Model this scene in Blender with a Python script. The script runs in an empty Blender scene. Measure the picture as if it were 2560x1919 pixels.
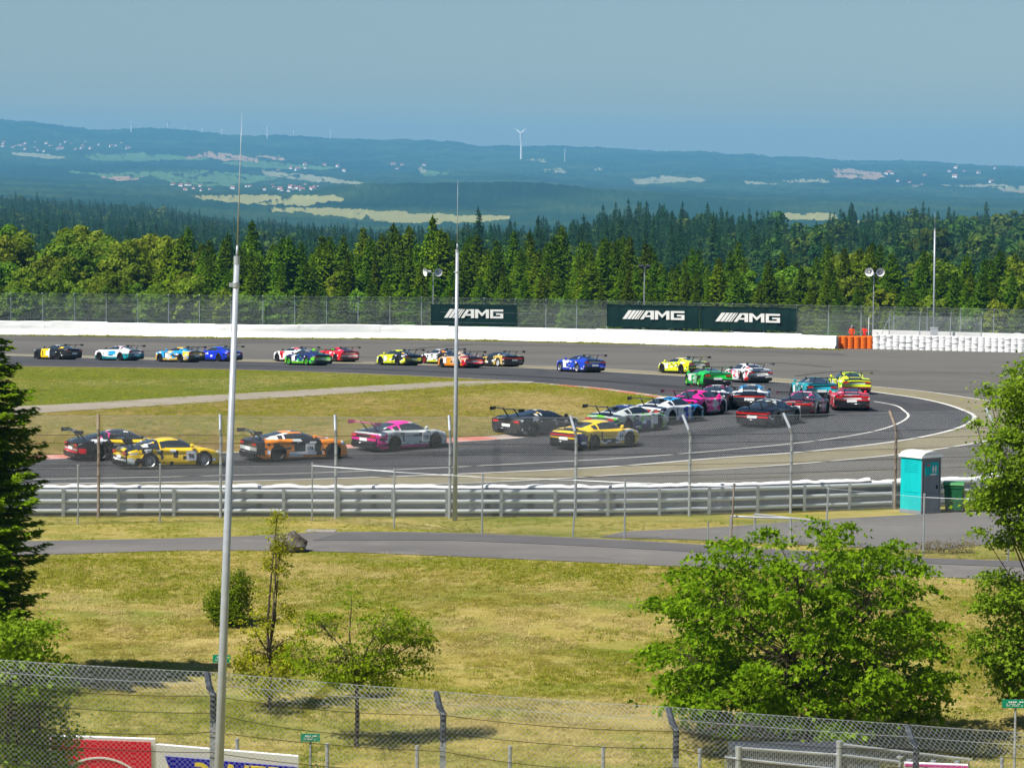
import bpy, math, random
import numpy as np
from mathutils import Matrix, Vector

R = math.radians
rng = np.random.default_rng(7)
random.seed(7)
SC = bpy.context.scene
COL = SC.collection

# ------------------------------------------------------------------ camera, sky, sun, exposure
FPX = 8000.0                    # focal length in pixels of a 2560 px wide frame
W0, H0 = 2560.0, 1919.0
YH = 430.0                      # image row of eye level
CAMZ = 13.0
PITCH = math.atan((H0 / 2 - YH) / FPX)
ROLL = R(0.6)
cam_d = bpy.data.cameras.new('camera')
cam_d.sensor_width = 36.0
cam_d.lens = 36.0 * FPX / W0
cam_d.clip_start = 0.5
cam_d.clip_end = 60000.0
cam = bpy.data.objects.new('camera', cam_d)
COL.objects.link(cam)
CR = Matrix.Rotation(R(90) - PITCH, 3, 'X') @ Matrix.Rotation(ROLL, 3, 'Z')
cam.matrix_world = Matrix.Translation((0, 0, CAMZ)) @ CR.to_4x4()
SC.camera = cam

SUN_DIR = Vector((-0.74, -0.55, 1.24)).normalized()      # towards the sun
sun_el = math.asin(SUN_DIR.z)
sun_az = math.atan2(SUN_DIR.x, SUN_DIR.y)
world = bpy.data.worlds.new('World')
SC.world = world
world.use_nodes = True
wn, wl = world.node_tree.nodes, world.node_tree.links
bg = wn['Background']
sky = wn.new('ShaderNodeTexSky')
sky.sky_type = 'NISHITA'
sky.sun_disc = False
sky.sun_elevation = sun_el
sky.sun_rotation = sun_az
sky.altitude = 600.0
sky.air_density = 1.0
sky.dust_density = 0.8
sky.ozone_density = 2.0
tint = wn.new('ShaderNodeMix'); tint.data_type = 'RGBA'; tint.blend_type = 'MULTIPLY'
tint.inputs['Factor'].default_value = 1.0
tint.inputs[7].default_value = (0.73, 0.80, 0.86, 1)
wl.new(sky.outputs['Color'], tint.inputs[6])
wl.new(tint.outputs[2], bg.inputs['Color'])
bg.inputs['Strength'].default_value = 0.054
sun_d = bpy.data.lights.new('sun', 'SUN')
sun_d.energy = 4.2
sun_d.angle = R(0.5)
sun_d.color = (1.0, 0.95, 0.87)
sun = bpy.data.objects.new('sun', sun_d)
COL.objects.link(sun)
sun.rotation_euler = SUN_DIR.to_track_quat('Z', 'Y').to_euler()
vs = SC.view_settings
vs.view_transform = 'Standard'
vs.look = 'None'
vs.exposure = 0.8
vs.gamma = 1.0
vs.use_curve_mapping = False
SC.cycles.use_denoising = True
SC.cycles.max_bounces = 6
SC.cycles.diffuse_bounces = 2
SC.cycles.glossy_bounces = 3
SC.cycles.transmission_bounces = 4
SC.cycles.transparent_max_bounces = 8
SC.cycles.volume_bounces = 0
SC.cycles.sample_clamp_indirect = 6.0

# ------------------------------------------------------------------ picture rays and the lie of the land
def ray(px, py):
    return CR @ Vector(((px - W0 / 2) / FPX, (H0 / 2 - py) / FPX, -1.0))

def at(px, py, Y):
    d = ray(px, py)
    t = Y / d.y
    return Vector((d.x * t, Y, CAMZ + d.z * t))

GN = np.array([(-60, 12), (-20, 11.6), (0, 11.4), (5, 11.0), (16, 8.8), (32, 5.0), (45, 2.4), (54, .3), (61, -.4),
      (67, -1.0), (74, -1.25), (80, -1.15), (96, -.25), (104, .15), (112, .2), (119, .2), (139, 0), (166, .35), (200, -.45),
      (235, -1.85), (258, -2.8), (285, -4.1), (304, -4.5), (344, -4.7), (420, -5.4)], float)
_yy = np.arange(-60, 420.5, 0.5)
_zz = np.interp(_yy, GN[:, 0], GN[:, 1])
_k = np.hanning(19); _k /= _k.sum()
_zs = np.convolve(np.pad(_zz, 9, mode='edge'), _k, 'valid')
def G(y):
    return np.interp(y, _yy, _zs)

def on(px, py, dz=0.0):
    """point of the near ground that is seen at a picture position"""
    d = ray(px, py)
    ys = np.arange(30, 410, 0.25)
    z = CAMZ + d.z / d.y * ys
    h = z - G(ys)
    i = int(np.argmax(h < 0))
    if h[i] >= 0: i = len(ys) - 1
    a, b = h[i - 1], h[i]
    Y = ys[i - 1] + 0.25 * a / (a - b) if a != b else ys[i]
    return Vector((d.x / d.y * Y, Y, float(G(Y)) + dz))

def smooth_line(pts, n):
    """resample a polyline as a smooth curve with n points"""
    p = np.array([tuple(q)[:2] for q in pts], float)
    s = np.concatenate([[0], np.cumsum(np.hypot(*np.diff(p, axis=0).T))])
    t = np.gradient(p, s, axis=0) if len(p) > 2 else np.repeat((p[1:] - p[:1]) / s[-1], len(p), 0)
    u = np.linspace(0, s[-1], n)
    k = np.clip(np.searchsorted(s, u, 'right') - 1, 0, len(p) - 2)
    h = (s[k + 1] - s[k])[:, None]
    x = ((u - s[k]) / (s[k + 1] - s[k]))[:, None]
    return ((2*x**3 - 3*x**2 + 1) * p[k] + (x**3 - 2*x**2 + x) * h * t[k] + (-2*x**3 + 3*x**2) * p[k + 1] + (x**3 - x**2) * h * t[k + 1])

# ------------------------------------------------------------------ materials
MATS = {}
def mat(name, col, rough=0.6, metal=0.0, spec=0.5, coat=0.0):
    if name in MATS: return MATS[name]
    m = bpy.data.materials.new(name); m.use_nodes = True
    b = m.node_tree.nodes['Principled BSDF']
    b.inputs['Base Color'].default_value = (*col, 1)
    b.inputs['Roughness'].default_value = rough
    b.inputs['Metallic'].default_value = metal
    b.inputs['Specular IOR Level'].default_value = spec
    b.inputs['Coat Weight'].default_value = coat
    MATS[name] = m
    return m

def nmat(name, layers, rough=0.85, bump=0.0, bscale=20.0, metal=0.0, spec=0.08, rand=0.0):
    """layers: [(colour,), (colour, scale(x,y,z), lo, hi, detail)...] mixed over each other by noise thresholds"""
    if name in MATS: return MATS[name]
    m = bpy.data.materials.new(name); m.use_nodes = True
    nt = m.node_tree; N = nt.nodes; L = nt.links
    b = N['Principled BSDF']
    tc = N.new('ShaderNodeTexCoord')
    prev = N.new('ShaderNodeRGB'); prev.outputs[0].default_value = (*layers[0][0], 1)
    prev = prev.outputs[0]
    for i, (c, sc, lo, hi, det) in enumerate(layers[1:]):
        mp = N.new('ShaderNodeMapping'); mp.inputs['Scale'].default_value = sc
        mp.inputs['Location'].default_value = (i * 13.7, i * 5.1, i * 3.3)
        L.new(tc.outputs['Object'], mp.inputs[0])
        no = N.new('ShaderNodeTexNoise'); no.inputs['Scale'].default_value = 1.0
        no.inputs['Detail'].default_value = det
        no.inputs['Roughness'].default_value = 0.62
        L.new(mp.outputs[0], no.inputs['Vector'])
        mr = N.new('ShaderNodeMapRange'); mr.inputs[1].default_value = lo; mr.inputs[2].default_value = hi
        L.new(no.outputs[0], mr.inputs[0])
        mx = N.new('ShaderNodeMix'); mx.data_type = 'RGBA'
        L.new(mr.outputs[0], mx.inputs['Factor']); L.new(prev, mx.inputs[6])
        mx.inputs[7].default_value = (*c, 1)
        prev = mx.outputs[2]
    if rand:
        oi = N.new('ShaderNodeObjectInfo')
        hs = N.new('ShaderNodeHueSaturation')
        mr = N.new('ShaderNodeMapRange'); mr.inputs[3].default_value = 1 - rand; mr.inputs[4].default_value = 1 + rand
        L.new(oi.outputs['Random'], mr.inputs[0]); L.new(mr.outputs[0], hs.inputs['Value'])
        L.new(prev, hs.inputs['Color']); prev = hs.outputs[0]
    L.new(prev, b.inputs['Base Color'])
    b.inputs['Roughness'].default_value = rough
    b.inputs['Metallic'].default_value = metal
    b.inputs['Specular IOR Level'].default_value = spec
    if bump:
        no = N.new('ShaderNodeTexNoise'); no.inputs['Scale'].default_value = bscale; no.inputs['Detail'].default_value = 5
        L.new(tc.outputs['Object'], no.inputs['Vector'])
        bp = N.new('ShaderNodeBump'); bp.inputs['Strength'].default_value = 1.0; bp.inputs['Distance'].default_value = bump
        L.new(no.outputs[0], bp.inputs['Height']); L.new(bp.outputs[0], b.inputs['Normal'])
    MATS[name] = m
    return m

def leafmat(name, c1, c2, trans=0.35, rand=0.25, hue=0.02, island=True):
    """foliage: diffuse with light shining through, each leaf and each tree a little different"""
    if name in MATS: return MATS[name]
    m = bpy.data.materials.new(name); m.use_nodes = True
    nt = m.node_tree; N = nt.nodes; L = nt.links
    N.remove(N['Principled BSDF'])
    out = N['Material Output']
    ge = N.new('ShaderNodeNewGeometry')
    mx = N.new('ShaderNodeMix'); mx.data_type = 'RGBA'
    mx.inputs[6].default_value = (*c1, 1); mx.inputs[7].default_value = (*c2, 1)
    if island: L.new(ge.outputs['Random Per Island'], mx.inputs['Factor'])
    else:
        tc = N.new('ShaderNodeTexCoord'); no = N.new('ShaderNodeTexNoise'); no.inputs['Scale'].default_value = 2.0
        L.new(tc.outputs['Object'], no.inputs['Vector']); L.new(no.outputs[0], mx.inputs['Factor'])
    oi = N.new('ShaderNodeObjectInfo')
    hs = N.new('ShaderNodeHueSaturation')
    a = N.new('ShaderNodeMapRange'); a.inputs[3].default_value = 1 - rand; a.inputs[4].default_value = 1 + rand
    L.new(oi.outputs['Random'], a.inputs[0]); L.new(a.outputs[0], hs.inputs['Value'])
    ml = N.new('ShaderNodeMath'); ml.operation = 'MULTIPLY'; ml.inputs[1].default_value = 7.31
    fr = N.new('ShaderNodeMath'); fr.operation = 'FRACT'
    L.new(oi.outputs['Random'], ml.inputs[0]); L.new(ml.outputs[0], fr.inputs[0])
    h = N.new('ShaderNodeMapRange'); h.inputs[3].default_value = 0.5 - hue; h.inputs[4].default_value = 0.5 + hue
    L.new(fr.outputs[0], h.inputs[0]); L.new(h.outputs[0], hs.inputs['Hue'])
    L.new(mx.outputs[2], hs.inputs['Color'])
    df = N.new('ShaderNodeBsdfDiffuse'); tr = N.new('ShaderNodeBsdfTranslucent')
    L.new(hs.outputs[0], df.inputs[0]); L.new(hs.outputs[0], tr.inputs[0])
    ms = N.new('ShaderNodeMixShader'); ms.inputs[0].default_value = trans
    L.new(df.outputs[0], ms.inputs[1]); L.new(tr.outputs[0], ms.inputs[2])
    L.new(ms.outputs[0], out.inputs['Surface'])
    MATS[name] = m
    return m

# ------------------------------------------------------------------ meshes and objects
class MB:
    """collects simple shapes into one mesh"""
    def __init__(s): s.v = []; s.f = []; s.m = []
    def add(s, vs, fs, mi=0):
        o = len(s.v)
        s.v += [tuple(v) for v in vs]
        s.f += [tuple(i + o for i in f) for f in fs]
        s.m += [mi] * len(fs)
        return s
    def box(s, c, d, mi=0, rz=0.0, rot=None):
        M = rot if rot is not None else Matrix.Rotation(rz, 3, 'Z')
        hx, hy, hz = d[0] / 2, d[1] / 2, d[2] / 2
        vs = [Vector(c) + M @ Vector((x * hx, y * hy, z * hz)) for z in (-1, 1) for x, y in ((-1, -1), (1, -1), (1, 1), (-1, 1))]
        return s.add(vs, [(3, 2, 1, 0), (4, 5, 6, 7), (0, 1, 5, 4), (1, 2, 6, 5), (2, 3, 7, 6), (3, 0, 4, 7)], mi)
    def tube(s, pts, rad, n=8, mi=0, cap=True):
        pts = [Vector(p) for p in pts]
        if not hasattr(rad, '__len__'): rad = [rad] * len(pts)
        vs = []; fs = []
        for i, p in enumerate(pts):
            t = (pts[min(i + 1, len(pts) - 1)] - pts[max(i - 1, 0)]).normalized()
            a = t.orthogonal().normalized() if i == 0 else (a - t * a.dot(t)).normalized()
            b = t.cross(a)
            for k in range(n):
                w = 2 * math.pi * k / n
                vs.append(p + (a * math.cos(w) + b * math.sin(w)) * rad[i])
        for i in range(len(pts) - 1):
            for k in range(n):
                fs.append((i*n + k, i*n + (k+1) % n, (i+1)*n + (k+1) % n, (i+1)*n + k))
        if cap:
            fs.append(tuple(range(n))[::-1]); fs.append(tuple(range((len(pts)-1)*n, len(pts)*n)))
        return s.add(vs, fs, mi)
    def lathe(s, prof, n=16, origin=(0, 0, 0), axis='Z', mi=0):
        vs = []; fs = []; o = Vector(origin)
        for r, h in prof:
            for k in range(n):
                w = 2 * math.pi * k / n; c, d = r * math.cos(w), r * math.sin(w)
                vs.append(o + Vector({'Z': (c, d, h), 'Y': (d, h, c), 'X': (h, c, d)}[axis]))
        for i in range(len(prof) - 1):
            for k in range(n):
                fs.append((i*n + k, i*n + (k+1) % n, (i+1)*n + (k+1) % n, (i+1)*n + k))
        return s.add(vs, fs, mi)
    def prism(s, poly, M, t, mi=0):
        """2-D polygon (convex or not) placed by M (3-vectors: origin, u, v), thickness t along u x v"""
        o, u, v = [Vector(q) for q in M]; n = u.cross(v).normalized() * t
        k = len(poly)
        vs = [o + u * a + v * b for a, b in poly] + [o + u * a + v * b + n for a, b in poly]
        fs = [tuple(range(k))[::-1], tuple(range(k, 2 * k))] + [(i, (i+1) % k, k + (i+1) % k, k + i) for i in range(k)]
        return s.add(vs, fs, mi)
    def mesh(s, name, mats, smooth=False):
        me = bpy.data.meshes.new(name)
        me.from_pydata(s.v, [], s.f)
        for m in (mats if isinstance(mats, (list, tuple)) else [mats]): me.materials.append(m)
        me.polygons.foreach_set('material_index', s.m)
        if smooth: me.polygons.foreach_set('use_smooth', [True] * len(s.f))
        me.update()
        return me

def fast_mesh(name, V, F, material, smooth=False):
    """V (n,3) array, F (m,k) array of equal sized faces"""
    me = bpy.data.meshes.new(name)
    V = np.asarray(V, np.float32); F = np.asarray(F, np.int32); k = F.shape[1]
    me.vertices.add(len(V)); me.vertices.foreach_set('co', V.ravel())
    me.loops.add(F.size); me.loops.foreach_set('vertex_index', F.ravel())
    me.polygons.add(len(F)); me.polygons.foreach_set('loop_start', np.arange(0, F.size, k, dtype=np.int32))
    if smooth: me.polygons.foreach_set('use_smooth', np.ones(len(F), bool))
    me.update(calc_edges=True)
    me.validate()
    if material: me.materials.append(material)
    return me

def obj(name, me, parent=None, label=None, cat=None, group=None, kind=None, loc=None, rot=None):
    o = bpy.data.objects.new(name, me)
    COL.objects.link(o)
    if parent is not None: o.parent = parent
    if loc is not None: o.location = loc
    if rot is not None: o.rotation_euler = rot
    if label: o['label'] = label
    if cat: o['category'] = cat
    if group: o['group'] = group
    if kind: o['kind'] = kind
    return o

def thing(name, label, cat, loc=(0, 0, 0), rz=0.0, group=None):
    return obj(name, None, None, label, cat, group, None, loc, (0, 0, rz))

def copy_tree(o, parent=None):
    c = o.copy(); COL.objects.link(c); c.parent = parent
    for ch in o.children: copy_tree(ch, c)
    return c

def scatter(name, protos, P, rot, scl, idx, label=None, cat=None, parent=None):
    """one object of kind 'stuff' that puts copies of the prototype meshes at many points"""
    coll = bpy.data.collections.new(name + '_kinds')
    for i, me in enumerate(protos):
        coll.objects.link(bpy.data.objects.new('kind_%02d_%s' % (i, me.name), me))
    me = bpy.data.meshes.new(name)
    n = len(P)
    me.vertices.add(n); me.vertices.foreach_set('co', np.asarray(P, np.float32).ravel())
    for nm, ty, key, data in (('rot', 'FLOAT_VECTOR', 'vector', rot), ('scl', 'FLOAT_VECTOR', 'vector', scl), ('idx', 'INT', 'value', idx)):
        a = me.attributes.new(nm, ty, 'POINT')
        a.data.foreach_set(key, np.asarray(data, np.int32 if ty == 'INT' else np.float32).ravel())
    ng = bpy.data.node_groups.new(name + '_scatter', 'GeometryNodeTree')
    ng.interface.new_socket('Geometry', in_out='INPUT', socket_type='NodeSocketGeometry')
    ng.interface.new_socket('Geometry', in_out='OUTPUT', socket_type='NodeSocketGeometry')
    N, L = ng.nodes, ng.links
    gi = N.new('NodeGroupInput'); go = N.new('NodeGroupOutput')
    ip = N.new('GeometryNodeInstanceOnPoints')
    ci = N.new('GeometryNodeCollectionInfo')
    ci.inputs['Collection'].default_value = coll
    ci.inputs['Separate Children'].default_value = True
    ci.inputs['Reset Children'].default_value = True
    L.new(gi.outputs[0], ip.inputs['Points']); L.new(ci.outputs[0], ip.inputs['Instance'])
    ip.inputs['Pick Instance'].default_value = True
    for nm, ty, sk in (('rot', 'FLOAT_VECTOR', 'Rotation'), ('scl', 'FLOAT_VECTOR', 'Scale'), ('idx', 'INT', 'Instance Index')):
        na = N.new('GeometryNodeInputNamedAttribute'); na.data_type = ty; na.inputs['Name'].default_value = nm
        if nm == 'rot':
            er = N.new('FunctionNodeEulerToRotation'); L.new(na.outputs[0], er.inputs[0]); L.new(er.outputs[0], ip.inputs[sk])
        else: L.new(na.outputs[0], ip.inputs[sk])
    L.new(ip.outputs[0], go.inputs[0])
    o = obj(name, me, parent, label, cat, None, 'stuff')
    mod = o.modifiers.new('scatter', 'NODES'); mod.node_group = ng
    return o

def vnoise(x, y, seed=0):
    """smooth value noise in 0..1 for arrays"""
    x = np.asarray(x, float); y = np.asarray(y, float)
    xi = np.floor(x).astype(np.int64); yi = np.floor(y).astype(np.int64)
    fx = x - xi; fy = y - yi
    fx = fx * fx * (3 - 2 * fx); fy = fy * fy * (3 - 2 * fy)
    def hsh(a, b):
        h = (a * 374761393 + b * 668265263 + seed * 974634) & 0xFFFFFFFF
        h = ((h ^ (h >> 13)) * 1274126177) & 0xFFFFFFFF
        return ((h ^ (h >> 16)) & 0xFFFF) / 65535.0
    a = hsh(xi, yi); b = hsh(xi + 1, yi); c = hsh(xi, yi + 1); d = hsh(xi + 1, yi + 1)
    return (a * (1 - fx) + b * fx) * (1 - fy) + (c * (1 - fx) + d * fx) * fy
def fbm(x, y, seed=0, o=3):
    return sum(vnoise(x * 2**k, y * 2**k, seed + k) * 0.5**(k + 1) for k in range(o)) / (1 - 0.5**o)
# ------------------------------------------------------------------ surfaces
M_bank = nmat('bank_grass', [((.30, .245, .062),), ((.40, .325, .125), (.9, 2.2, 1), .46, .66, 8), ((.125, .165, .018), (.16, .3, 1), .47, .66, 7),
              ((.15, .185, .02), (.55, 1.1, 1), .56, .72, 8), ((.46, .37, .16), (3, 6, 3), .6, .8, 6)], bump=.06, bscale=7)
M_meadow = nmat('meadow_grass', [((.185, .142, .036),), ((.135, .138, .016), (.10, .05, 1), .42, .62, 7), ((.165, .100, .032), (.05, .028, 1), .50, .66, 6),
              ((.24, .19, .06), (.5, .3, 1), .55, .75, 8), ((.235, .18, .055), (1.3, .45, 1), .50, .60, 8), ((.105, .105, .012), (.7, .25, 1), .56, .66, 8)], bump=.03, bscale=5)
M_lawn = nmat('lawn_grass', [((.095, .125, .010),), ((.125, .140, .016), (.05, .05, 1), .4, .65, 7), ((.155, .135, .028), (.12, .07, 1), .55, .75, 8), ((.145, .150, .018), (1.1, .4, 1), .52, .62, 8), ((.070, .100, .008), (.6, .2, 1), .57, .66, 8)], bump=.03, bscale=5)
M_track = nmat('track_asphalt', [((.064, .064, .067),), ((.078, .078, .080), (.12, .12, 1), .42, .66, 7), ((.045, .047, .053), (.45, .1, 1), .52, .72, 6)], rough=.8, bump=.004, bscale=40, spec=.08)
M_runoff = nmat('runoff_asphalt', [((.118, .113, .103),), ((.140, .133, .118), (.035, .06, 1), .4, .65, 7), ((.088, .085, .081), (.03, .12, 1), .53, .68, 7),
              ((.130, .124, .112), (.6, .6, 1), .5, .8, 8)], rough=.9, bump=.004, bscale=30, spec=.06)
M_sand = nmat('painted_sand_strip', [((.235, .208, .130),), ((.19, .172, .115), (.25, .25, 1), .42, .66, 8), ((.27, .24, .155), (1.5, 1.5, 1), .5, .75, 6)], rough=.9)
M_path = nmat('path_asphalt', [((.158, .150, .142),), ((.125, .12, .116), (.08, .25, 1), .45, .62, 7), ((.19, .18, .165), (.6, .6, 1), .52, .75, 8)], rough=.9, bump=.005, bscale=30, spec=.06)
M_dark = nmat('fresh_asphalt', [((.105, .102, .104),), ((.125, .12, .118), (.5, .5, 1), .45, .7, 8)], rough=.85, spec=.06)
M_gravel = nmat('gravel_path', [((.30, .265, .215),), ((.25, .22, .17), (.3, .3, 1), .42, .66, 8)], rough=.95)
M_white = nmat('white_line_paint', [((.72, .71, .66),), ((.5, .48, .43), (.6, .6, 1), .5, .78, 7)], rough=.7)
M_kred = nmat('kerb_red', [((.50, .17, .13),), ((.55, .32, .27), (.8, .8, 1), .45, .7, 6)], rough=.7)
M_kwhite = nmat('kerb_white', [((.46, .38, .33),), ((.36, .30, .26), (.8, .8, 1), .45, .7, 6)], rough=.8)
M_soil = nmat('dry_soil', [((.25, .19, .11),), ((.30, .25, .13), (.6, .6, 1), .45, .7, 7)], rough=.95)

def sheet(name, rows, material, dz, kind='structure', parent=None):
    """rows: array (m, n, 2) of plan points; laid on the ground dz above it"""
    a = np.asarray(rows, float); m, n = a.shape[:2]
    V = np.dstack([a, G(a[..., 1]) + dz]).reshape(-1, 3)
    i = np.arange(m * n).reshape(m, n)
    F = np.stack([i[:-1, :-1], i[:-1, 1:], i[1:, 1:], i[1:, :-1]], -1).reshape(-1, 4)
    e1 = V[F[:, 1]] - V[F[:, 0]]; e2 = V[F[:, 3]] - V[F[:, 0]]
    if np.cross(e1, e2)[:, 2].mean() < 0: F = F[:, ::-1]
    return obj(name, fast_mesh(name, V, F, material), parent, kind=kind)

def between(A, B, n, m):
    a = smooth_line(A, n); b = smooth_line(B, n)
    t = np.linspace(0, 1, m)[:, None, None]
    return a[None] * (1 - t) + b[None] * t

def offset(line, d):
    t = np.gradient(line, axis=0); t /= np.linalg.norm(t, axis=1)[:, None]
    return line + np.stack([-t[:, 1], t[:, 0]], 1) * d

def ribbon(name, line, w, material, dz, m=2):
    return sheet(name, np.stack([offset(line, d) for d in np.linspace(-w / 2, w / 2, m)]), material, dz)

# ground: one sheet from behind the camera to the far barrier
gx = np.concatenate([np.linspace(-400, -60, 18), np.arange(-58, 60, 2.0), np.linspace(60, 400, 18)])
gy = np.concatenate([np.linspace(-60, 40, 26), np.arange(40.7, 122, .7), np.arange(122, 420, 2.0)])
XX, YY = np.meshgrid(gx, gy)
ZZ = G(YY)
bank = np.clip((YY - 50) / 14, 0, 1) * np.clip((101 - YY) / 6, 0, 1)
ZZ = ZZ + bank * ((fbm(XX * .35, YY * .35, 3) - .5) * .30 + (fbm(XX * 1.1, YY * 1.1, 5) - .5) * .16) - np.clip((YY - 330) / 3, 0, 1) * .35
V = np.dstack([XX, YY, ZZ]).reshape(-1, 3); i = np.arange(V.shape[0]).reshape(XX.shape)
F = np.stack([i[:-1, :-1], i[:-1, 1:], i[1:, 1:], i[1:, :-1]], -1).reshape(-1, 4)
obj('ground', fast_mesh('ground', V, F, M_bank, True), kind='structure')
def bankz(x, y):
    b = np.clip((y - 50) / 14, 0, 1) * np.clip((101 - y) / 6, 0, 1)
    return G(y) + b * ((fbm(x * .35, y * .35, 3) - .5) * .30 + (fbm(x * 1.1, y * 1.1, 5) - .5) * .16)

def P(*pts): return [on(*p) for p in pts]
# outer edge of the circuit, its inner edge and the second outer line
E_far = P((-260, 884), (-60, 888), (40, 890), (217, 895), (376, 900), (578, 904), (909, 910), (1295, 920), (1518, 930), (1634, 937), (1918, 954), (2034, 963), (2173, 979))
E_tip = P((2308, 999), (2401, 1024), (2436, 1047), (2409, 1066), (2320, 1091), (2239, 1105))
E_near = P((2100, 1122), (1976, 1134), (1802, 1146), (1600, 1163), (1260, 1182), (620, 1204), (107, 1212), (-260, 1218))
I_far = P((-260, 911), (58, 916), (578, 924), (837, 932), (1068, 942), (1260, 952), (1402, 963), (1576, 981))
I_tip = P((1690, 998), (1750, 1012), (1768, 1026), (1720, 1045), (1640, 1060))
I_near = P((1500, 1078), (1272, 1098), (1112, 1108), (866, 1122), (578, 1133), (208, 1146), (107, 1150), (-260, 1157))
O_far = P((-260, 880), (-60, 884), (217, 890), (578, 899), (909, 905), (1295, 914), (1634, 929), (1918, 945), (2173, 966))
O_tip = P((2400, 992), (2501, 1008), (2585, 1030), (2605, 1056), (2540, 1087), (2447, 1107))
O_near = P((2236, 1138), (1976, 1162), (1600, 1185), (1260, 1205), (620, 1222), (107, 1231), (-260, 1237))
def tri(a, b, c, nn=(90, 60, 90)):
    """one smooth line through three sections, with the sections' ends kept at fixed indices"""
    L = a + b + c
    full = smooth_line(L, 1200)
    cut = lambda q: int(np.argmin(np.hypot(full[:, 0] - q.x, full[:, 1] - q.y)))
    k1, k2 = cut(a[-1]), cut(c[0])
    idx = np.concatenate([np.linspace(0, k1, nn[0]), np.linspace(k1, k2, nn[1])[1:], np.linspace(k2, 1199, nn[2])[1:]])
    f = np.floor(idx).astype(int).clip(0, 1198)
    w = (idx - f)[:, None]
    return full[f] * (1 - w) + full[f + 1] * w
E = tri(E_far, E_tip, E_near); I = tri(I_far, I_tip, I_near); O = tri(O_far, O_tip, O_near)
def loft(a, b, m):
    t = np.linspace(0, 1, m)[:, None, None]
    return a[None] * (1 - t) + b[None] * t

RB = P((-120, 1291), (300, 1290), (1137, 1291), (1500, 1290), (1900, 1281), (2250, 1268), (2480, 1258), (2760, 1246))
RL = smooth_line(RB, 200)
rx = np.linspace(-230, 230, 60); ry0 = np.interp(rx, RL[:, 0], RL[:, 1]) + .25
sheet('runoff_asphalt', np.stack([np.stack([rx, ry0 + (337 - ry0) * t_], 1) for t_ in np.linspace(0, 1, 150)]), M_runoff, .012)
WF = smooth_line(P((-220, 838), (0, 838), (300, 841), (620, 846), (1000, 848), (1280, 853), (1600, 861), (1900, 869), (2090, 875)), 300)
wig = (fbm(np.arange(300) * .35, np.zeros(300), 3) - .35) * 1.6
sheet('wall_verge', np.stack([WF + np.array([0, .9]), WF + np.array([0, .2]), WF - np.stack([np.zeros(300), np.clip(wig, .05, 2)], 1)]), M_lawn, .022)
sheet('sand_strip', loft(E, O, 6), M_sand, .024)
sheet('track', loft(E, I, 14), M_track, .036)
# infield
n_if = 90
If = np.array([(p[0], p[1]) for p in I[:120]]); In = np.array([(p[0], p[1]) for p in I[::-1][:120]])
sheet('infield_meadow', loft(smooth_line(If, n_if), smooth_line(In, n_if), 60), M_meadow, .030)
lane = P((-260, 1046), (100, 1023), (600, 993), (900, 975), (1100, 963), (1240, 956), (1330, 957))
lf = P((-260, 913), (58, 918), (578, 926), (837, 934), (1000, 941), (1080, 946))
ln = P((-260, 1040), (100, 1017), (400, 999), (700, 982), (900, 970), (1080, 952))
sheet('infield_lawn', loft(smooth_line(lf, 80), smooth_line(ln, 80), 40), M_lawn, .038)
wl_ = smooth_line(lane, 90)
sheet('infield_path', np.stack([offset(wl_, d) for d in np.linspace(-2.4, 2.4, 5)]), M_gravel, .046)
# lines
ribbon('white_edge_line', E, .22, M_white, .048)
ribbon('white_outer_line', O, .16, M_white, .036)
ribbon('white_inner_line', I, .16, M_white, .050)
lane_l = smooth_line(P((2185, 1005), (2230, 1013), (2260, 1028), (2269, 1045), (2250, 1058), (2179, 1081), (1976, 1111), (1852, 1123), (1600, 1144), (1260, 1163), (620, 1189), (104, 1200), (-260, 1206)), 160)
ribbon('white_lane_line', lane_l, .13, M_white, .048)
# rubbered-in racing line, darker band by the wall, seams and skid marks
M_rub = nmat('rubbered_asphalt', [((.034, .034, .037),), ((.056, .056, .058), (.15, .5, 1), .45, .62, 7)], rough=.75, spec=.12)
mid_ = E * .35 + I * .65
sheet('racing_line', np.stack([offset(mid_, d) for d in (-1.1, -.4, .4, 1.1)]), M_rub, .042)
M_band = nmat('worn_asphalt', [((.092, .089, .086),), ((.118, .113, .103), (.05, .3, 1), .44, .6, 7)], rough=.9, spec=.06)
sheet('asphalt_band', np.stack([WF - np.array([0, o_]) - np.stack([np.zeros(300), (fbm(np.arange(300) * .08, np.full(300, o_), 5) - .5) * 3], 1) for o_ in (3.2, 5.5, 8.0, 10.5)]), M_band, .020)
M_skid = nmat('skid_rubber', [((.050, .048, .048),), ((.095, .090, .084), (.5, .5, 1), .42, .6, 6)], rough=.85)
for k_, pts_ in enumerate((((1500, 893), (1640, 890), (1800, 898)), ((1040, 872), (1100, 866), (1180, 862)), ((1750, 905), (1900, 906), (2080, 918)), ((2120, 912), (2300, 925), (2500, 950)), ((430, 880), (520, 866), (600, 858)), ((900, 893), (1100, 896), (1300, 902)), ((1650, 1205), (2000, 1190), (2300, 1172)), ((300, 1242), (700, 1236), (1100, 1228)), ((1990, 940), (2080, 930), (2200, 926)))):
    ribbon('skid_mark' if k_ % 3 else 'asphalt_seam', smooth_line(P(*pts_), 40), .40 if k_ % 3 else .16, M_skid if k_ % 3 else M_sand, .030)
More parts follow.
